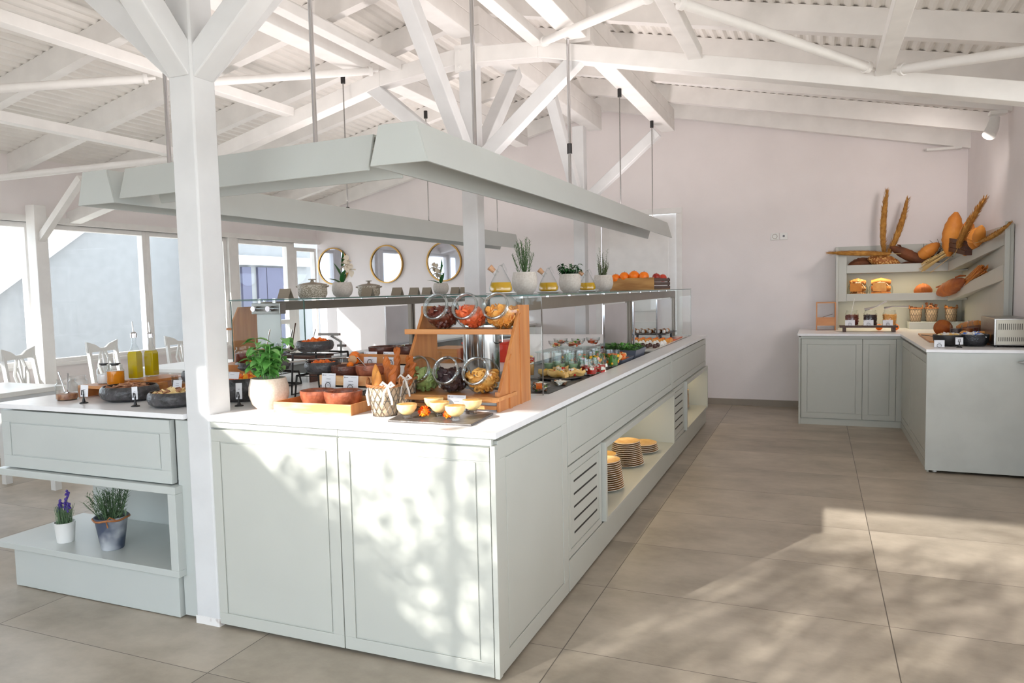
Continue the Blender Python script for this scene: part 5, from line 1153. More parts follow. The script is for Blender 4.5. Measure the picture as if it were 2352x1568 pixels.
for j, (x, y, z, mt, lab) in enumerate(((-.36, 4.02, fz+.002, 'apple', 'dark red apple right behind the oranges'), (-.28, 4.25, fz+.002, 'apple', 'dark red apple in the middle of the crate'), (-.27, 4.5, fz-.004, 'peach', 'orange red apple at the far right end of the crate'), (-.40, 4.12, fz-.02, 'apple', 'red apple sunk in the back of the crate'), (-.42, 4.24, fz-.02, 'peach', 'lighter red apple in the back corner'))):
    fruit(x, y, z, .037, mt, 'red_apple', lab, 'apples in the crate')
# ---------------------------------------------------------------- left glass shelf
def casserole(x, y, r, h, label, handles=True):
    z = SG; t = thing('casserole', label, 'casserole', (x, y, z), group='patterned casseroles')
    obj('pot_body', MB().lathe([(0, 0), (r*.88, 0), (r, h*.25), (r, h), (0, h)], (x, y, z), 32), 'casserole', t)
    l = obj('lid', MB().lathe([(r*1.02, h), (r*1.02, h+.004), (r*.6, h+.014), (r*.14, h+.02), (r*.1, h+.034), (r*.28, h+.037), (r*.28, h+.042), (0, h+.043)], (x, y, z), 32), 'taupe', t)
    if handles: 
        hm = MB()
        for s in (-1, 1): hm.tube([(x+s*r*.95, y-.02, z+h*.82), (x+s*r*1.25, y-.014, z+h*.9), (x+s*r*1.25, y+.014, z+h*.9), (x+s*r*.95, y+.02, z+h*.82)], .006, 7)
        obj('side_handle', hm, 'taupe', t)
casserole(-2.2, 1.86, .10, .088, 'larger patterned casserole with handles and lid on the left glass shelf'); casserole(-2.28, 2.68, .088, .082, 'smaller patterned casserole right of the nearer orchid')
def orchid(x, y, label, s=1, fl=1, seed=0):
    z = SG; t = thing('potted_orchid', label, 'plant', (x, y, z), group='orchids on the left glass shelf'); pot_plant_pot(t, (x, y, z), .068*s, .095*s, 'ceramic_grey')
    g = MB(); b = Vector((x, y, z+.08*s)); rr = random.Random(seed)
    g.leaf(b, (.35, -.1, 1), .13*s, .052*s, .15).leaf(b, (-1, -.1, .62), .15*s, .045*s, .25).leaf(b+Vector((0, 0, .05)), (-.55, 0, 1), .13*s, .03*s, .1).leaf(b+Vector((0, 0, .12)), (.12, 0, 1), .12*s, .038*s, .0)
    obj('leaves', g, 'leaf_dark', t)
    obj('stem', MB().tube([b, b+Vector((.005, 0, .12)), b+Vector((.03, 0, .19))], .0025, 5), 'leaf', t)
    f = MB(); c0 = b+Vector((.055*fl, 0, .15))
    for k in range(4):
        c = c0+Vector((rr.uniform(-.03, .04), rr.uniform(-.02, .02), rr.uniform(-.05, .05)))
        for q in range(5): a = q*1.2566; f.leaf(c, (math.cos(a), -.25, math.sin(a)), .05*s, .04*s, .1)
    obj('petals', f, 'petal', t)
    w_ = MB()
    for k in range(10): a = rr.uniform(0, 6.28); w_.tube([b, b+Vector((.06*math.cos(a), .06*math.sin(a), rr.uniform(.0, .03)))], .0012, 4)
    obj('roots', w_, 'twig', t)
orchid(-2.25, 2.28, 'white orchid with broad green leaves between the two casseroles', 1.15, 1, 1); orchid(-2.25, 3.85, 'smaller white orchid farther back on the left glass shelf', 1.1, -1, 2)
def tent(x, y, lab):
    m = MB(); z = SG
    m.add([(x-.045, y-.03, z), (x+.045, y-.03, z), (x+.045, y, z+.065), (x-.045, y, z+.065), (x-.045, y-.026, z), (x+.045, y-.026, z), (x+.045, y+.003, z+.062), (x-.045, y+.003, z+.062)], [(0, 1, 2, 3), (7, 6, 5, 4), (0, 4, 5, 1), (1, 5, 6, 2), (0, 3, 7, 4)])
    m.add([(x-.045, y+.03, z), (x+.045, y+.03, z), (x+.045, y, z+.065), (x-.045, y, z+.065), (x-.045, y+.027, z), (x+.045, y+.027, z), (x+.045, y-.001, z+.062), (x-.045, y-.001, z+.062)], [(0, 1, 2, 3), (7, 6, 5, 4), (0, 4, 5, 1), (1, 5, 6, 2), (0, 3, 7, 4)])
    single('sign_tent', m, 'taupe', 'folded grey sign tent %s on the left glass shelf' % lab, 'sign', 'sign tents on the glass shelf')
tent(-2.22, 1.6, 'nearest the window'); tent(-2.12, 2.42, 'half hidden behind the nearer orchid'); tent(-2.12, 2.85, 'behind the smaller casserole'); tent(-2.25, 3.35, 'left of the farther orchid'); tent(-2.25, 3.58, 'just left of the farther orchid'); tent(-2.25, 4.15, 'right of the farther orchid'); tent(-2.25, 4.35, 'farthest to the right')
# ---------------------------------------------------------------- things between the guards
for j, (x, y, lab) in enumerate(((-1.17, 2.35, 'left'), (-1.0, 2.42, 'right'))):
    t = thing('red_crate', '%s red plastic box seen through the jar stand' % lab, 'box', (x, y, CT), group='red plastic boxes'); obj('box_body', MB().box(x-.07, x+.07, y-.1, y+.1, CT, CT+.13), 'red', t, bev=.006); obj('box_lid', MB().box(x-.075, x+.075, y-.105, y+.105, CT+.13, CT+.145), 'red', t, bev=.003)
single('wood_block', MB().box(-1.5, -1.26, 2.2, 2.5, CT, CT+.10), 'wood_h', 'wooden block left of the red plastic boxes', 'block', bev=.002)
t = thing('juice_dispenser', 'tall steel drink dispenser glimpsed through the jar stand', 'dispenser', (-.80, 1.62, CT))
obj('tank', MB().lathe([(0, 0), (.11, 0), (.11, .30), (.09, .32), (0, .325)], (-.80, 1.62, CT), 36), 'mirror_steel', t); obj('handle', MB().tube([(-.69, 1.6, CT+.25), (-.65, 1.59, CT+.27), (-.65, 1.59, CT+.2), (-.69, 1.6, CT+.19)], .006, 7), 'chrome', t)
t = thing('side_cabinet', 'low grey green cabinet by the back wall behind the buffet', 'cabinet', (-2.7, 6.3, 0)); obj('carcass', MB().box(-3.1, -2.35, 6.0, 6.62, 0, .96), 'green', t); obj('top', MB().box(-3.12, -2.33, 5.98, 6.62, .96, .99), 'quartz', t, bev=.002)
single('steel_tap', MB().tube([(-1.72, 1.5, CT), (-1.72, 1.5, CT+.2), (-1.77, 1.47, CT+.24)], .008, 8).box(-1.86, -1.70, 1.46, 1.475, CT+.24, CT+.256).box(-1.72, -1.66, 1.46, 1.475, CT+.17, CT+.185), 'steel', 'grey steel sign stand with a short crossbar behind the risers', 'stand')
# mirrors on the back wall
for j, (x, lab) in enumerate(((-5.51, 'left round mirror behind the nearer orchid'), (-4.60, 'middle round mirror with a thin gold frame'), (-3.68, 'right round mirror beside the central post'))):
    t = thing('round_mirror', lab, 'mirror', (x, BY, 1.832), group='round mirrors')
    ring = [(x+.263*math.cos(a), BY-.018, 1.832+.263*math.sin(a)) for a in [2*math.pi*k/56 for k in range(56)]]
    f = MB(); o_ = len(ring); vs = []; 
    for a in [2*math.pi*k/56 for k in range(56)]:
        for r_, yy in ((.252, BY-.001), (.252, BY-.035), (.270, BY-.035), (.270, BY-.001)): vs.append((x+r_*math.cos(a), yy, 1.832+r_*math.sin(a)))
    fs = [(4*i+j2, 4*((i+1) % 56)+j2, 4*((i+1) % 56)+(j2+1) % 4, 4*i+(j2+1) % 4) for i in range(56) for j2 in range(4)]
    obj('frame', f.add(vs, fs, True), 'gold', t); obj('mirror_glass', MB().cyl((x, BY-.012, 1.832), (x, BY-.018, 1.832), .252, n=56), 'mirror', t)
# ================================================================ right hand counter in the corner
CY = 5.585
t = thing('corner_cabinet', 'grey green base cabinet along the back wall with two panel doors', 'cabinet', (1.35, 6.1, 0))
obj('carcass', MB().box(.91, 2.48, CY+.02, 6.64, .06, CB-.012), 'green', t); obj('side_panel', MB().box(.885, .905, CY, 6.64, 0, CB-.012), 'green', t, bev=.002)
door(t, 'y', .908, 1.468, .068, .868, CY+.02, -1, .055); door(t, 'y', 1.470, 1.762, .068, .868, CY+.02, -1, .052)
obj('apron', MB().box(.905, 1.80, CY, CY+.018, .870, CB-.004), 'green', t); obj('corner_filler', MB().box(1.766, 1.815, CY, CY+.02, .07, .868), 'green', t)
obj('plinth', MB().box(.905, 1.815, CY+.012, CY+.03, 0, .062), 'green', t)
t = thing('corner_cabinet', 'base cabinet on the right whose plain pale end panel faces the aisle', 'cabinet', (2.15, 4.7, 0))
obj('carcass', MB().box(1.835, 2.48, 3.81, CY-.0, .06, CB-.012), 'green', t); obj('end_panel', MB().box(1.80, 2.49, 3.782, 3.806, .02, CB-.002), pm('light_end_panel', (196, 200, 196), .4), t, bev=.002)
door(t, 'x', 3.81, 4.9, .068, .868, 1.83, -1, .06); door(t, 'x', 4.905, 5.57, .068, .868, 1.83, -1, .06)
obj('plinth', MB().box(1.815, 1.83, 3.82, CY, 0, .062), 'green', t); obj('adjustable_foot', MB().cyl((1.87, 3.84, 0), (1.87, 3.84, .02), .015, n=10), 'plastic', t)
m = MB().box(.875, 1.795, CY-.02, 6.65, CB, CT).box(1.795, 2.49, 3.77, 6.65, CB, CT)
single('corner_worktop', m, 'quartz', 'white stone worktop on the corner cabinets at the right', 'worktop')
single('drawer_corner', MB().prism([(2.36, .84), (2.49, .86), (2.49, .79)], 'y', 3.74, 3.78), 'steel', 'grey bracket jutting out at the right end of the pale end panel', 'bracket')
# corner shelf unit
t = thing('bread_shelf', 'sage corner shelf unit with level and slanted tray shelves full of bread', 'shelf', (1.9, 6.5, CT))
obj('back_board', MB().box(1.24, 2.49, 6.625, 6.655, CT, 1.82), 'green', t, bev=.002); obj('back_board', MB().box(2.465, 2.495, 4.6, 6.625, CT, 1.86), 'green', t, bev=.002)
obj('end_board', MB().box(1.24, 1.262, 6.26, 6.625, CT, 1.80), 'green', t, bev=.002); obj('end_board', MB().box(2.43, 2.465, 4.58, 4.60, CT, 1.88), 'green', t, bev=.002)
obj('end_board', MB().box(1.262, 1.345, 6.285, 6.30, 1.22, 1.73), 'green', t, bev=.002)
def lip(p0, p1, z0, z1, zz0, zz1, nm='shelf_lip', th=.02):
    p0 = Vector((*p0, 0)); p1 = Vector((*p1, 0)); n = Vector((p1.y-p0.y, -(p1.x-p0.x), 0)).normalized()*th
    vs = [p0+Vector((0, 0, z0)), p1+Vector((0, 0, zz0)), p1+Vector((0, 0, zz1)), p0+Vector((0, 0, z1))]; vs += [v-n for v in vs]
    return obj(nm, MB().add(vs, [(0, 1, 2, 3), (7, 6, 5, 4), (0, 4, 5, 1), (1, 5, 6, 2), (2, 6, 7, 3), (3, 7, 4, 0)]), 'green', t, bev=.002)
for za, zb_, zs in ((1.52, 1.607, 1.535), (1.225, 1.302, 1.24)):
    obj('shelf_lip', MB().box(1.345, 2.285, 6.28, 6.30, za, zb_), 'green', t, bev=.002); obj('shelf_board', MB().box(1.262, 2.46, 6.30, 6.625, zs-.015, zs), 'green', t)
lip((2.285, 6.28), (2.462, 4.78), 1.515, 1.612, 1.70, 1.79); lip((2.285, 6.28), (2.462, 4.78), 1.215, 1.302, 1.415, 1.545)
for z0, z1 in ((1.53, 1.72), (1.23, 1.44)):
    vs = [(2.29, 6.28, z0), (2.46, 4.80, z1), (2.466, 4.80, z1), (2.466, 6.6, z0)]
    obj('tray_board', MB().add(vs+[(a, b, c-.014) for a, b, c in vs], [(0, 1, 2, 3), (7, 6, 5, 4), (0, 4, 5, 1), (1, 5, 6, 2), (2, 6, 7, 3), (3, 7, 4, 0)]), 'green', t)
def pampas(a, b, w, label, bend=(0, 0, 0), seed=0):
    a = Vector(a); b = Vector(b); bd = Vector(bend); rr = random.Random(seed); t = thing('pampas_plume', label, 'dried grass', tuple(a), group='dried pampas plumes')
    L = (b-a).length; pts = [a+(b-a)*u+bd*math.sin(math.pi*u) for u in [i/14 for i in range(15)]]
    obj('stalk', MB().tube(pts[:8], .003, 5), 'straw', t)
    m = MB(); m.tube(pts[2:], [w*.55*math.sin(math.pi*(.10+.88*i/12))**.7 for i in range(13)], 8)
    for _ in range(420):
        u = rr.uniform(.14, .97); p = a+(b-a)*u+bd*math.sin(math.pi*u); an = rr.uniform(0, 6.28); x, y, d = basis(b-a); r = w*.45*math.sin(math.pi*(.08+.9*u))**.7
        o = (x*math.cos(an)+y*math.sin(an)); m.leaf(p+o*r, d*1.0+o*.35, w*1.1, w*.10, .02, seg=2)
    obj('plume', m, 'pampas', t)
pampas((1.72, 6.42, 1.60), (1.735, 6.42, 2.395), .052, 'upright pampas plume, left one of the tall pair above the shelf', (-.03, 0, 0), 1)
pampas((1.70, 6.40, 1.60), (1.925, 6.42, 2.295), .052, 'leaning pampas plume, right one of the tall pair above the shelf', (.03, 0, 0), 2)
pampas((1.86, 6.30, 1.71), (1.14, 6.24, 1.745), .048, 'pampas plume lying flat and sticking out left of the shelf', (0, 0, .0), 3)
pampas((2.26, 5.75, 1.66), (2.40, 5.17, 2.13), .05, 'upright pampas plume rising from the slanted tray', (-.02, 0, 0), 4)
pampas((2.33, 5.2, 1.745), (2.45, 4.45, 1.868), .035, 'curved pampas plume at the right end of the slanted tray', (0, 0, -.03), 5)
B_ = 'bread on the corner shelf'
loaf((1.55, 6.36, 1.675), (1, .05, -.24), .32, .075, 'seeded', 'seeded loaf tilted on the upper level shelf', group=B_, name='bread_loaf')
loaf((1.36, 6.40, 1.60), (1, .1, .16), .26, .068, 'crust_dark', 'dark rustic loaf at the left end of the upper shelf', group=B_, name='bread_loaf')
loaf((1.76, 6.36, 1.79), (1, .0, -.55), .40, .058, 'crust_dark', 'long brown baguette sliding down across the upper shelf', group=B_, name='bread_loaf', cuts=3)
loaf((2.0, 6.36, 1.64), (.8, .0, .62), .27, .066, 'crust_pale', 'golden pointed roll right of the brown baguette', group=B_, name='bread_roll')
loaf((1.84, 6.52, 1.59), (1, .0, .05), .4, .05, 'crust_dark', 'dark loaf lying at the back of the upper shelf', group=B_, name='bread_loaf')
loaf((2.26, 6.12, 1.66), (.13, -.08, 1), .44, .088, 'crust_pale', 'big flat golden loaf standing upright on the slanted tray', group=B_, name='bread_loaf', noise=0)
loaf((2.34, 5.72, 1.65), (.05, -.2, 1), .34, .07, 'bread', 'second upright golden loaf behind the big flat one', group=B_, name='bread_loaf')
loaf((2.35, 5.42, 1.70), (.1, -.3, .8), .2, .062, 'crust_pale', 'round golden loaf near the upper end of the slanted tray', group=B_, name='bread_loaf')
loaf((2.36, 5.30, 1.72), (.05, -.6, .75), .22, .05, 'crust_pale', 'smooth golden roll high on the slanted tray', group=B_, name='bread_roll')
t = thing('wooden_crate', 'small dark brown wooden crate tilted on the slanted tray', 'crate', (2.285, 5.80, 1.62))
cm = rotm(.115, 0, .117); cc = Vector((2.285, 5.80, 1.70))
def cbox(nm, p, size):
    vs = [cc+cm @ Vector((p[0]+x*size[0]/2, p[1]+y*size[1]/2, p[2]+z*size[2]/2)) for x in (-1, 1) for y in (-1, 1) for z in (-1, 1)]
    obj(nm, MB().add(vs, [(0, 1, 3, 2), (4, 6, 7, 5), (0, 4, 5, 1), (2, 3, 7, 6), (0, 2, 6, 4), (1, 5, 7, 3)]), 'darkwood', t, bev=.001)
for k in range(3): cbox('crate_slat', (0, 0, .045*k), (.01, .50, .040)); cbox('crate_slat', (.11, 0, .045*k), (.01, .50, .040))
cbox('crate_end', (.055, .245, .045), (.10, .01, .13)); cbox('crate_end', (.055, -.245, .045), (.10, .01, .13)); cbox('crate_base', (.055, 0, -.02), (.10, .49, .006))
m = MB(); rr = random.Random(4)
for _ in range(36):
    a = Vector((2.20+rr.uniform(-.03, .04), 6.18+rr.uniform(-.03, .03), 1.66+rr.uniform(-.03, .03))); m.tube([a+Vector((.06, -.06, .04)), a+Vector((-.15+rr.uniform(-.03, .03), .02, -.09+rr.uniform(-.04, .03)))], .0028, 5)
single('breadstick_bundle', m, 'straw', 'bundle of thin pale sticks spilling from the dark crate', 'sticks')
m = MB()
for _ in range(26):
    a = Vector((2.16, 6.42, 1.62)); d = Vector((rr.uniform(-.8, .9), rr.uniform(-.2, .2), rr.uniform(.1, 1))).normalized(); p1 = a+d*rr.uniform(.08, .18); m.tube([a, p1, p1+Vector((rr.uniform(-.08, .08), 0, rr.uniform(-.03, .1)))], [.004, .003, .0015], 5)
single('dry_twigs', m, 'twig', 'tangle of dark dry twigs behind the upright loaf', 'twigs')
single('paper_tray', MB().boxr((1.72, 6.34, 1.545), (.28, .1, .012)).boxr((1.72, 6.30, 1.575), (.28, .008, .05), 0, -.3), 'card', 'crumpled white paper under the seeded loaf', 'paper')
# lower shelf
def bread_bag(x0, x1, label, seed):
    rr = random.Random(seed); t = thing('bread_bag', label, 'bag', ((x0+x1)/2, 6.42, 1.241)); obj('bag_film', MB().sph(((x0+x1)/2, 6.42, 1.335), ((x1-x0)/2, .1, .115), 18, 10, .02), 'glassrim', t)
    m = MB()
    for k in range(3):
        z = 1.285+.065*k; loafp = [(x0+.03, 6.42, z), ((x0+x1)/2, 6.40, z+.012), (x1-.03, 6.42, z)]; m.tube(loafp, [.030, .042, .030], 10)
    obj('loaf_slices', m, 'seeded' if seed == 1 else 'bread', t)
    obj('bag_label', MB().boxr(((x0+x1)/2-.02, 6.318, 1.37), ((x1-x0)*.55, .003, .09), 0, -.25), 'crust_pale' if seed == 1 else 'mango', t)
bread_bag(1.355, 1.56, 'left bag of sliced loaves with a gold label on the lower shelf', 1); bread_bag(1.565, 1.80, 'right bag of sliced loaves on the lower shelf', 2)
loaf((1.99, 6.38, 1.315), (1, 0, .05), .17, .08, 'crust', 'round orange brown bun in the middle of the lower shelf', group=B_, name='bread_roll')
loaf((2.20, 6.32, 1.285), (.25, -1, .23), .62, .072, 'crust', 'long glazed loaf rising along the lower slanted tray', group=B_, name='bread_loaf', cuts=4)
m = MB()
for _ in range(70):
    a = Vector((2.37, 5.9, 1.36))+Vector((rr.uniform(-.03, .03), rr.uniform(-.1, .1), rr.uniform(-.02, .04))); b = Vector((2.40, 5.25, 1.5))+Vector((rr.uniform(-.03, .03), rr.uniform(-.1, .1), rr.uniform(-.02, .05))); m.tube([a, b], [.003, .005], 5)
single('wheat_sheaf', m, 'crust_pale', 'bundle of golden wheat stalks on the lower slanted tray', 'wheat')
# back counter items
t = thing('cutlery_holder', 'open orange wooden frame box with cutlery at the left of the back counter', 'box', (1.11, 6.3, CT))
x0, x1, y0 = 1.045, 1.24, 6.15
obj('frame_side', MB().box(x0, x0+.012, y0, y0+.2, CT, CT+.30), 'wood', t, bev=.002); obj('frame_side', MB().box(x1-.012, x1, y0, y0+.2, CT, CT+.30), 'wood', t, bev=.002)
obj('frame_top', MB().box(x0+.012, x1-.012, y0, y0+.2, CT+.288, CT+.30), 'wood_h', t); obj('tray_front', MB().box(x0+.012, x1-.012, y0, y0+.012, CT+.05, CT+.14), 'wood_h', t); obj('tray_bottom', MB().box(x0+.012, x1-.012, y0+.012, y0+.19, CT+.05, CT+.062), 'wood_h', t)
spoon((1.10, 6.24, CT+.13), (1.21, 6.22, CT+.17), 'steel cutlery lying in the open wooden frame box')
t = thing('wooden_riser', 'dark walnut footed board under the three labelled jars', 'riser', (1.52, 5.95, CT))
obj('board_top', MB().box(1.27, 1.80, 5.85, 6.02, CT+.045, CT+.063), 'walnut', t, bev=.002)
for x in (1.30, 1.75): obj('board_foot', MB().box(x, x+.03, 5.86, 6.01, CT, CT+.045), 'walnut', t)
for j, (x, mt, st, lab, fl) in enumerate(((1.385, 'prune', 'chunk', 'left', 'brown nuts'), (1.555, 'plum', 'chunk', 'middle', 'dark seeds'), (1.73, 'mango', 'slice', 'right', 'golden chips'))):
    pos = Vector((x, 5.94, CT+.064)); r, h = .062, .155
    tj = thing('storage_jar', 'glass storage jar of %s, %s one on the walnut board' % (fl, lab), 'jar', tuple(pos), group='labelled jars on the walnut board')
    obj('glass_body', MB().lathe([(0, 0), (r*.95, 0), (r, .008), (r, h*.78), (r*.84, h*.88), (r*.84, h), (r*.88, h)], pos, 28), 'glassrim', tj)
    f = MB(); f.lathe([(0, .006), (r*.9, .006), (r*.93, h*.7), (0, h*.72)], pos, 16); rr2 = random.Random(j)
    for _ in range(70): a = rr2.uniform(0, 6.28); z = rr2.uniform(.01, h*.7); f.sph(pos+Vector((r*.88*math.cos(a), r*.88*math.sin(a), z)), (.011, .011, .007), 6, 4, .3, rr2.random(), rotm(rr2.uniform(0, 3), rr2.uniform(0, 3)))
    stuff('jar_contents', f, mt, '%s filling the %s storage jar' % (fl, lab), 'food')
    card((x-.02, 5.86, CT+.064), .09, .058, 'white label card before the %s storage jar' % lab, 0, .05)
t = thing('serving_tongs', 'steel tongs resting across the middle storage jar', 'tongs', (1.57, 5.94, 1.15)); obj('tong_arm', MB().tube([(1.50, 5.93, 1.145), (1.60, 5.93, 1.17), (1.70, 5.92, 1.23)], [.016, .006, .010], 8), 'chrome', t); obj('tong_arm', MB().tube([(1.53, 5.96, 1.15), (1.63, 5.96, 1.18), (1.69, 5.95, 1.225)], [.012, .005, .008], 8), 'chrome', t)
t = thing('serving_tongs', 'steel tongs lying over the right storage jar', 'tongs', (1.74, 5.94, 1.15)); obj('tong_arm', MB().tube([(1.68, 5.94, 1.155), (1.76, 5.94, 1.175), (1.90, 5.94, 1.17)], [.016, .006, .010], 8), 'chrome', t)
spoon((1.38, 5.94, 1.1), (1.41, 5.96, 1.26), 'clear white scoop sticking out of the left storage jar', mat='plastic')
for j, (x, z) in enumerate(((1.65, CT), (1.80, CT))): fruit(x, 6.12, CT+.035, .034, 'orange', 'ripe_orange', 'orange lying %s behind the walnut board' % ('left' if j == 0 else 'right'), 'oranges behind the walnut board')
single('wall_ledge', MB().box(1.95, 2.46, 6.35, 6.62, CT, CT+.075), 'green_pale', 'low pale ledge under the three wire baskets', 'ledge', bev=.003)
for j, (x, lab) in enumerate(((2.02, 'left'), (2.165, 'middle'), (2.345, 'right'))):
    wire_basket((x, 6.47, CT+.076), .05, .062 if j < 2 else .055, .14, '%s paper lined wire basket under the corner shelf' % lab, bow=False, rz=j*1.3, handles=True, seed=j, lin_='paper')
    for k in range(3):
        loaf((x-.03+.028*k, 6.46+.012*(k % 2), CT+.13), (.12*(k-1), 0, 1), (.15 if j == 1 else .11)-.01*k, .014, 'crust_dark' if j < 2 else 'bread', 'bread stick, %s of three in the %s corner basket' % (['left', 'middle', 'right'][k], lab), name='bread_stick', group='bread in the corner baskets', twist=8)
# front right counter items
single('bread_board', MB().prism([(1.93, 5.45), (2.30, 5.45), (2.42, 4.2), (1.90, 4.45)], 'z', CT, CT+.014), 'wood_h', 'wide wooden bread board on the right counter', 'board', bev=.003)
loaf((2.03, 5.15, CT+.085), (.6, -.8, 0), .17, .072, 'crust', 'round orange brown loaf on the bread board', name='bread_loaf', group='bread on the bread board')
loaf((2.14, 5.0, CT+.055), (.9, -.45, .12), .36, .04, 'crust_dark', 'long dark baguette lying on the bread board', name='bread_loaf', group='bread on the bread board')
loaf((2.20, 5.2, CT+.085), (.9, -.3, .1), .26, .048, 'crust_pale', 'long golden loaf behind the dark baguette', name='bread_loaf', group='bread on the bread board')
spoon((1.98, 4.65, CT+.03), (1.90, 4.95, CT+.03), 'black handled bread knife on the edge of the board', mat='black', r=.01, name='bread_knife')
bowl((1.985, 4.13, CT), .105, .085, 'black', 'matt black bowl of wrapped butter pieces on the right counter', group='bowls on the right counter', foot=.5)
mound((1.985, 4.13, CT+.07), .085, .035, 'custard', 'pale wrapped pieces in the matt black bowl', 'food', 30, .02, 201, 'slab', mats=['custard', 'feta', 'card'])
bowl((2.155, 4.13, CT), .10, .09, 'foil', 'crinkled dark metal bowl of small packets on the right counter', group='bowls on the right counter', foot=.5)
M['blue'] = pm('blue_packet', (70, 120, 210), .4)
mound((2.155, 4.13, CT+.075), .08, .03, 'feta', 'white and blue packets in the crinkled metal bowl', 'packets', 30, .02, 202, 'slab', mats=['feta', 'card', 'blue'])
card((1.905, 3.97, CT), .068, .055, 'white card left on the worktop edge before the matt black bowl', -.1, .1)
card((2.035, 3.97, CT), .05, .055, 'white card in a black clip between the two bowls', 0, .1, kind='clip', hz=.02, lines=1)
for j, (x, y, mt, lab) in enumerate(((2.10, 4.55, 'plum', 'jam jar of black jam'), (2.19, 4.60, 'crust', 'jam jar of amber honey'), (2.26, 4.78, 'prune', 'jam jar of red brown marmalade'))):
    pos = Vector((x, y, CT+.015)); tj = thing('jam_jar', lab+' behind the two bowls', 'jar', tuple(pos), group='jam jars behind the bowls'); r, h = .045, .15
    obj('glass_body', MB().lathe([(0, 0), (r, .004), (r, h*.76), (r*.82, h*.86), (r*.82, h), (r*.88, h)], pos, 24), 'glassrim', tj)
    stuff('jam', MB().lathe([(0, .006), (r*.93, .006), (r*.93, h*.62), (0, h*.62)], pos, 20), mt, 'jam inside the ' + lab.replace('jam jar of ', '')+' jar', 'jam')
for j, (x, y) in enumerate(((2.09, 4.33), (2.13, 4.38), (2.19, 4.35), (2.25, 4.36), (2.22, 4.45), (2.30, 4.42))):
    single('bread_chunk', MB().sph((x, y, CT+.055+.02*(j % 2)), (.034, .03, .026), 8, 6, .12, j), 'mango', 'golden bread chunk, %s behind the crinkled bowl' % ['leftmost', 'second from the left', 'third from the left', 'fourth from the left', 'one on top', 'rightmost'][j], 'bread', 'bread chunks')
single('chunk_basket', MB().lathe([(0, 0), (.11, 0), (.14, .04), (.13, .04), (.1, .008), (0, .008)], (2.19, 4.38, CT+.001), 26), 'darkwood', 'shallow dark dish under the golden bread chunks', 'dish', base=(2.19, 4.38, CT))
t = thing('toaster_oven', 'steel conveyor toaster with rows of vent slots at the right edge', 'toaster', (2.38, 4.15, CT))
obj('body', MB().box(2.262, 2.487, 4.02, 4.50, CT+.012, CT+.215), 'steel', t, bev=.006); obj('side_panel', MB().box(2.275, 2.487, 4.012, 4.02, CT+.02, CT+.205), pm('warm_steel', (176, 170, 156), .4, .4), t, bev=.002)
s_ = MB()
for z in (CT+.045, CT+.13):
    for k in range(15): s_.box(2.29+k*.013, 2.294+k*.013, 4.0105, 4.012, z, z+.045 if z > 1 else z+.03)
obj('vent_slots', s_, 'dark', t)
for x, y in ((2.28, 4.04), (2.47, 4.04), (2.28, 4.48), (2.47, 4.48)): obj('foot', MB().cyl((x, y, CT), (x, y, CT+.012), .012, n=10), 'black', t)
# spotlight on the joist
t = thing('spotlight', 'white cylinder spotlight fixed high in the right corner', 'spotlight', (2.40, 4.8, 2.76)); obj('mount_plate', MB().box(2.34, 2.46, 4.74, 4.84, 2.755, 2.785), 'plastic', t, bev=.003)
obj('lamp_head', MB().tube([(2.39, 4.83, 2.74), (2.37, 4.80, 2.66), (2.335, 4.755, 2.59)], [.035, .045, .05], 20), 'plastic', t)
t = thing('ceiling_sensor', 'small white box under the last joist by the right wall', 'sensor', (2.35, 6.5, 2.72)); obj('box', MB().box(2.1, 2.42, 6.50, 6.58, 2.775, 2.80), 'plastic', t)
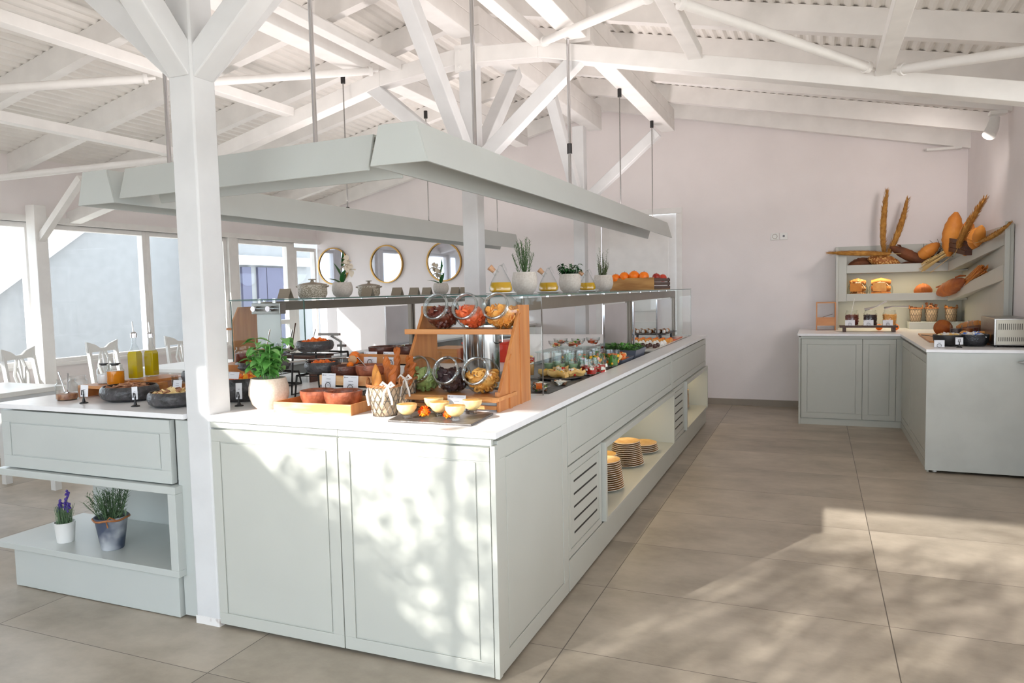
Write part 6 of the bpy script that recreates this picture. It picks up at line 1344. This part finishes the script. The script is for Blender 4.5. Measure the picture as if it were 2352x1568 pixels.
# ================================================================ dining corner at the left windows
def chair(x, y, rz, label, first=[None]):
    if first[0] is None:
        t = thing('dining_chair', label, 'chair', (0, 0, 0), group='white dining chairs by the windows')
        obj('seat', MB().box(-.21, .21, -.21, .21, .43, .47), 'plastic', t, bev=.008)
        for sx in (-1, 1):
            obj('leg', MB().beam((sx*.18, -.18, 0), (sx*.18, -.18, .43), .038, .038), 'plastic', t); obj('leg', MB().beam((sx*.19, .20, 0), (sx*.19, .19, .45), .038, .038), 'plastic', t)
            obj('back_post', MB().beam((sx*.19, .19, .45), (sx*.18, .26, 1.0), .032, .03), 'plastic', t)
        tr = MB(); tr.prism([(-.205, .93), (.205, .93), (.21, 1.03), (.10, 1.0), (.04, .965), (-.04, .965), (-.10, 1.0), (-.21, 1.03)], 'y', .245, .268); obj('top_rail', tr, 'plastic', t, bev=.003)
        sp = MB()
        for s in (-1, 1):
            sp.tube([(s*.02, .20, .50), (s*.05, .215, .66), (s*.085, .235, .80), (s*.03, .25, .94)], [.012]*4, 6).tube([(s*.03, .20, .50), (s*.012, .22, .7), (s*.05, .24, .86)], .011, 6)
        sp.tube([(0, .2, .5), (0, .23, .75), (0, .25, .94)], .012, 6); obj('splat', sp, 'plastic', t); obj('lower_rail', MB().beam((-.18, .205, .5), (.18, .205, .5), .03, .02), 'plastic', t)
        first[0] = t; t.location = (x, y, 0); t.rotation_euler = (0, 0, rz); return t
    return dup(first[0], (x, y, 0), rz, label)
chair(-4.95, 1.85, math.pi*.62, 'white open back chair at the far left in front of the windows'); chair(-4.95, 2.62, math.pi*.58, 'white open back chair right of the first, behind the oil bottles')
chair(-4.9, 3.45, math.pi*.5, 'white chair mostly hidden behind the front post')
t = thing('dining_table', 'white table with a pale cloth at the left edge', 'table', (-4.5, 1.3, 0)); obj('table_top', MB().box(-4.85, -4.15, .45, 1.42, .75, .785), 'plastic', t, bev=.004); obj('apron', MB().box(-4.80, -4.20, .50, 1.37, .64, .75), 'ext_w' if False else 'linen', t)
for x, y in ((-4.78, .52), (-4.22, .52), (-4.78, 1.34), (-4.22, 1.34)): obj('leg', MB().box(x-.025, x+.025, y-.025, y+.025, 0, .64), 'plastic', t)
t = thing('dining_table', 'white table beyond the oil bottles, mostly hidden by the post', 'table', (-4.4, 2.9, 0)); obj('table_top', MB().box(-4.75, -4.05, 2.5, 3.4, .75, .785), 'plastic', t, bev=.004)
for x, y in ((-4.68, 2.58), (-4.12, 2.58), (-4.68, 3.32), (-4.12, 3.32)): obj('leg', MB().box(x-.025, x+.025, y-.025, y+.025, 0, .75), 'plastic', t)
for o in bpy.data.objects:
    if '_rz' in o: del o['_rz']
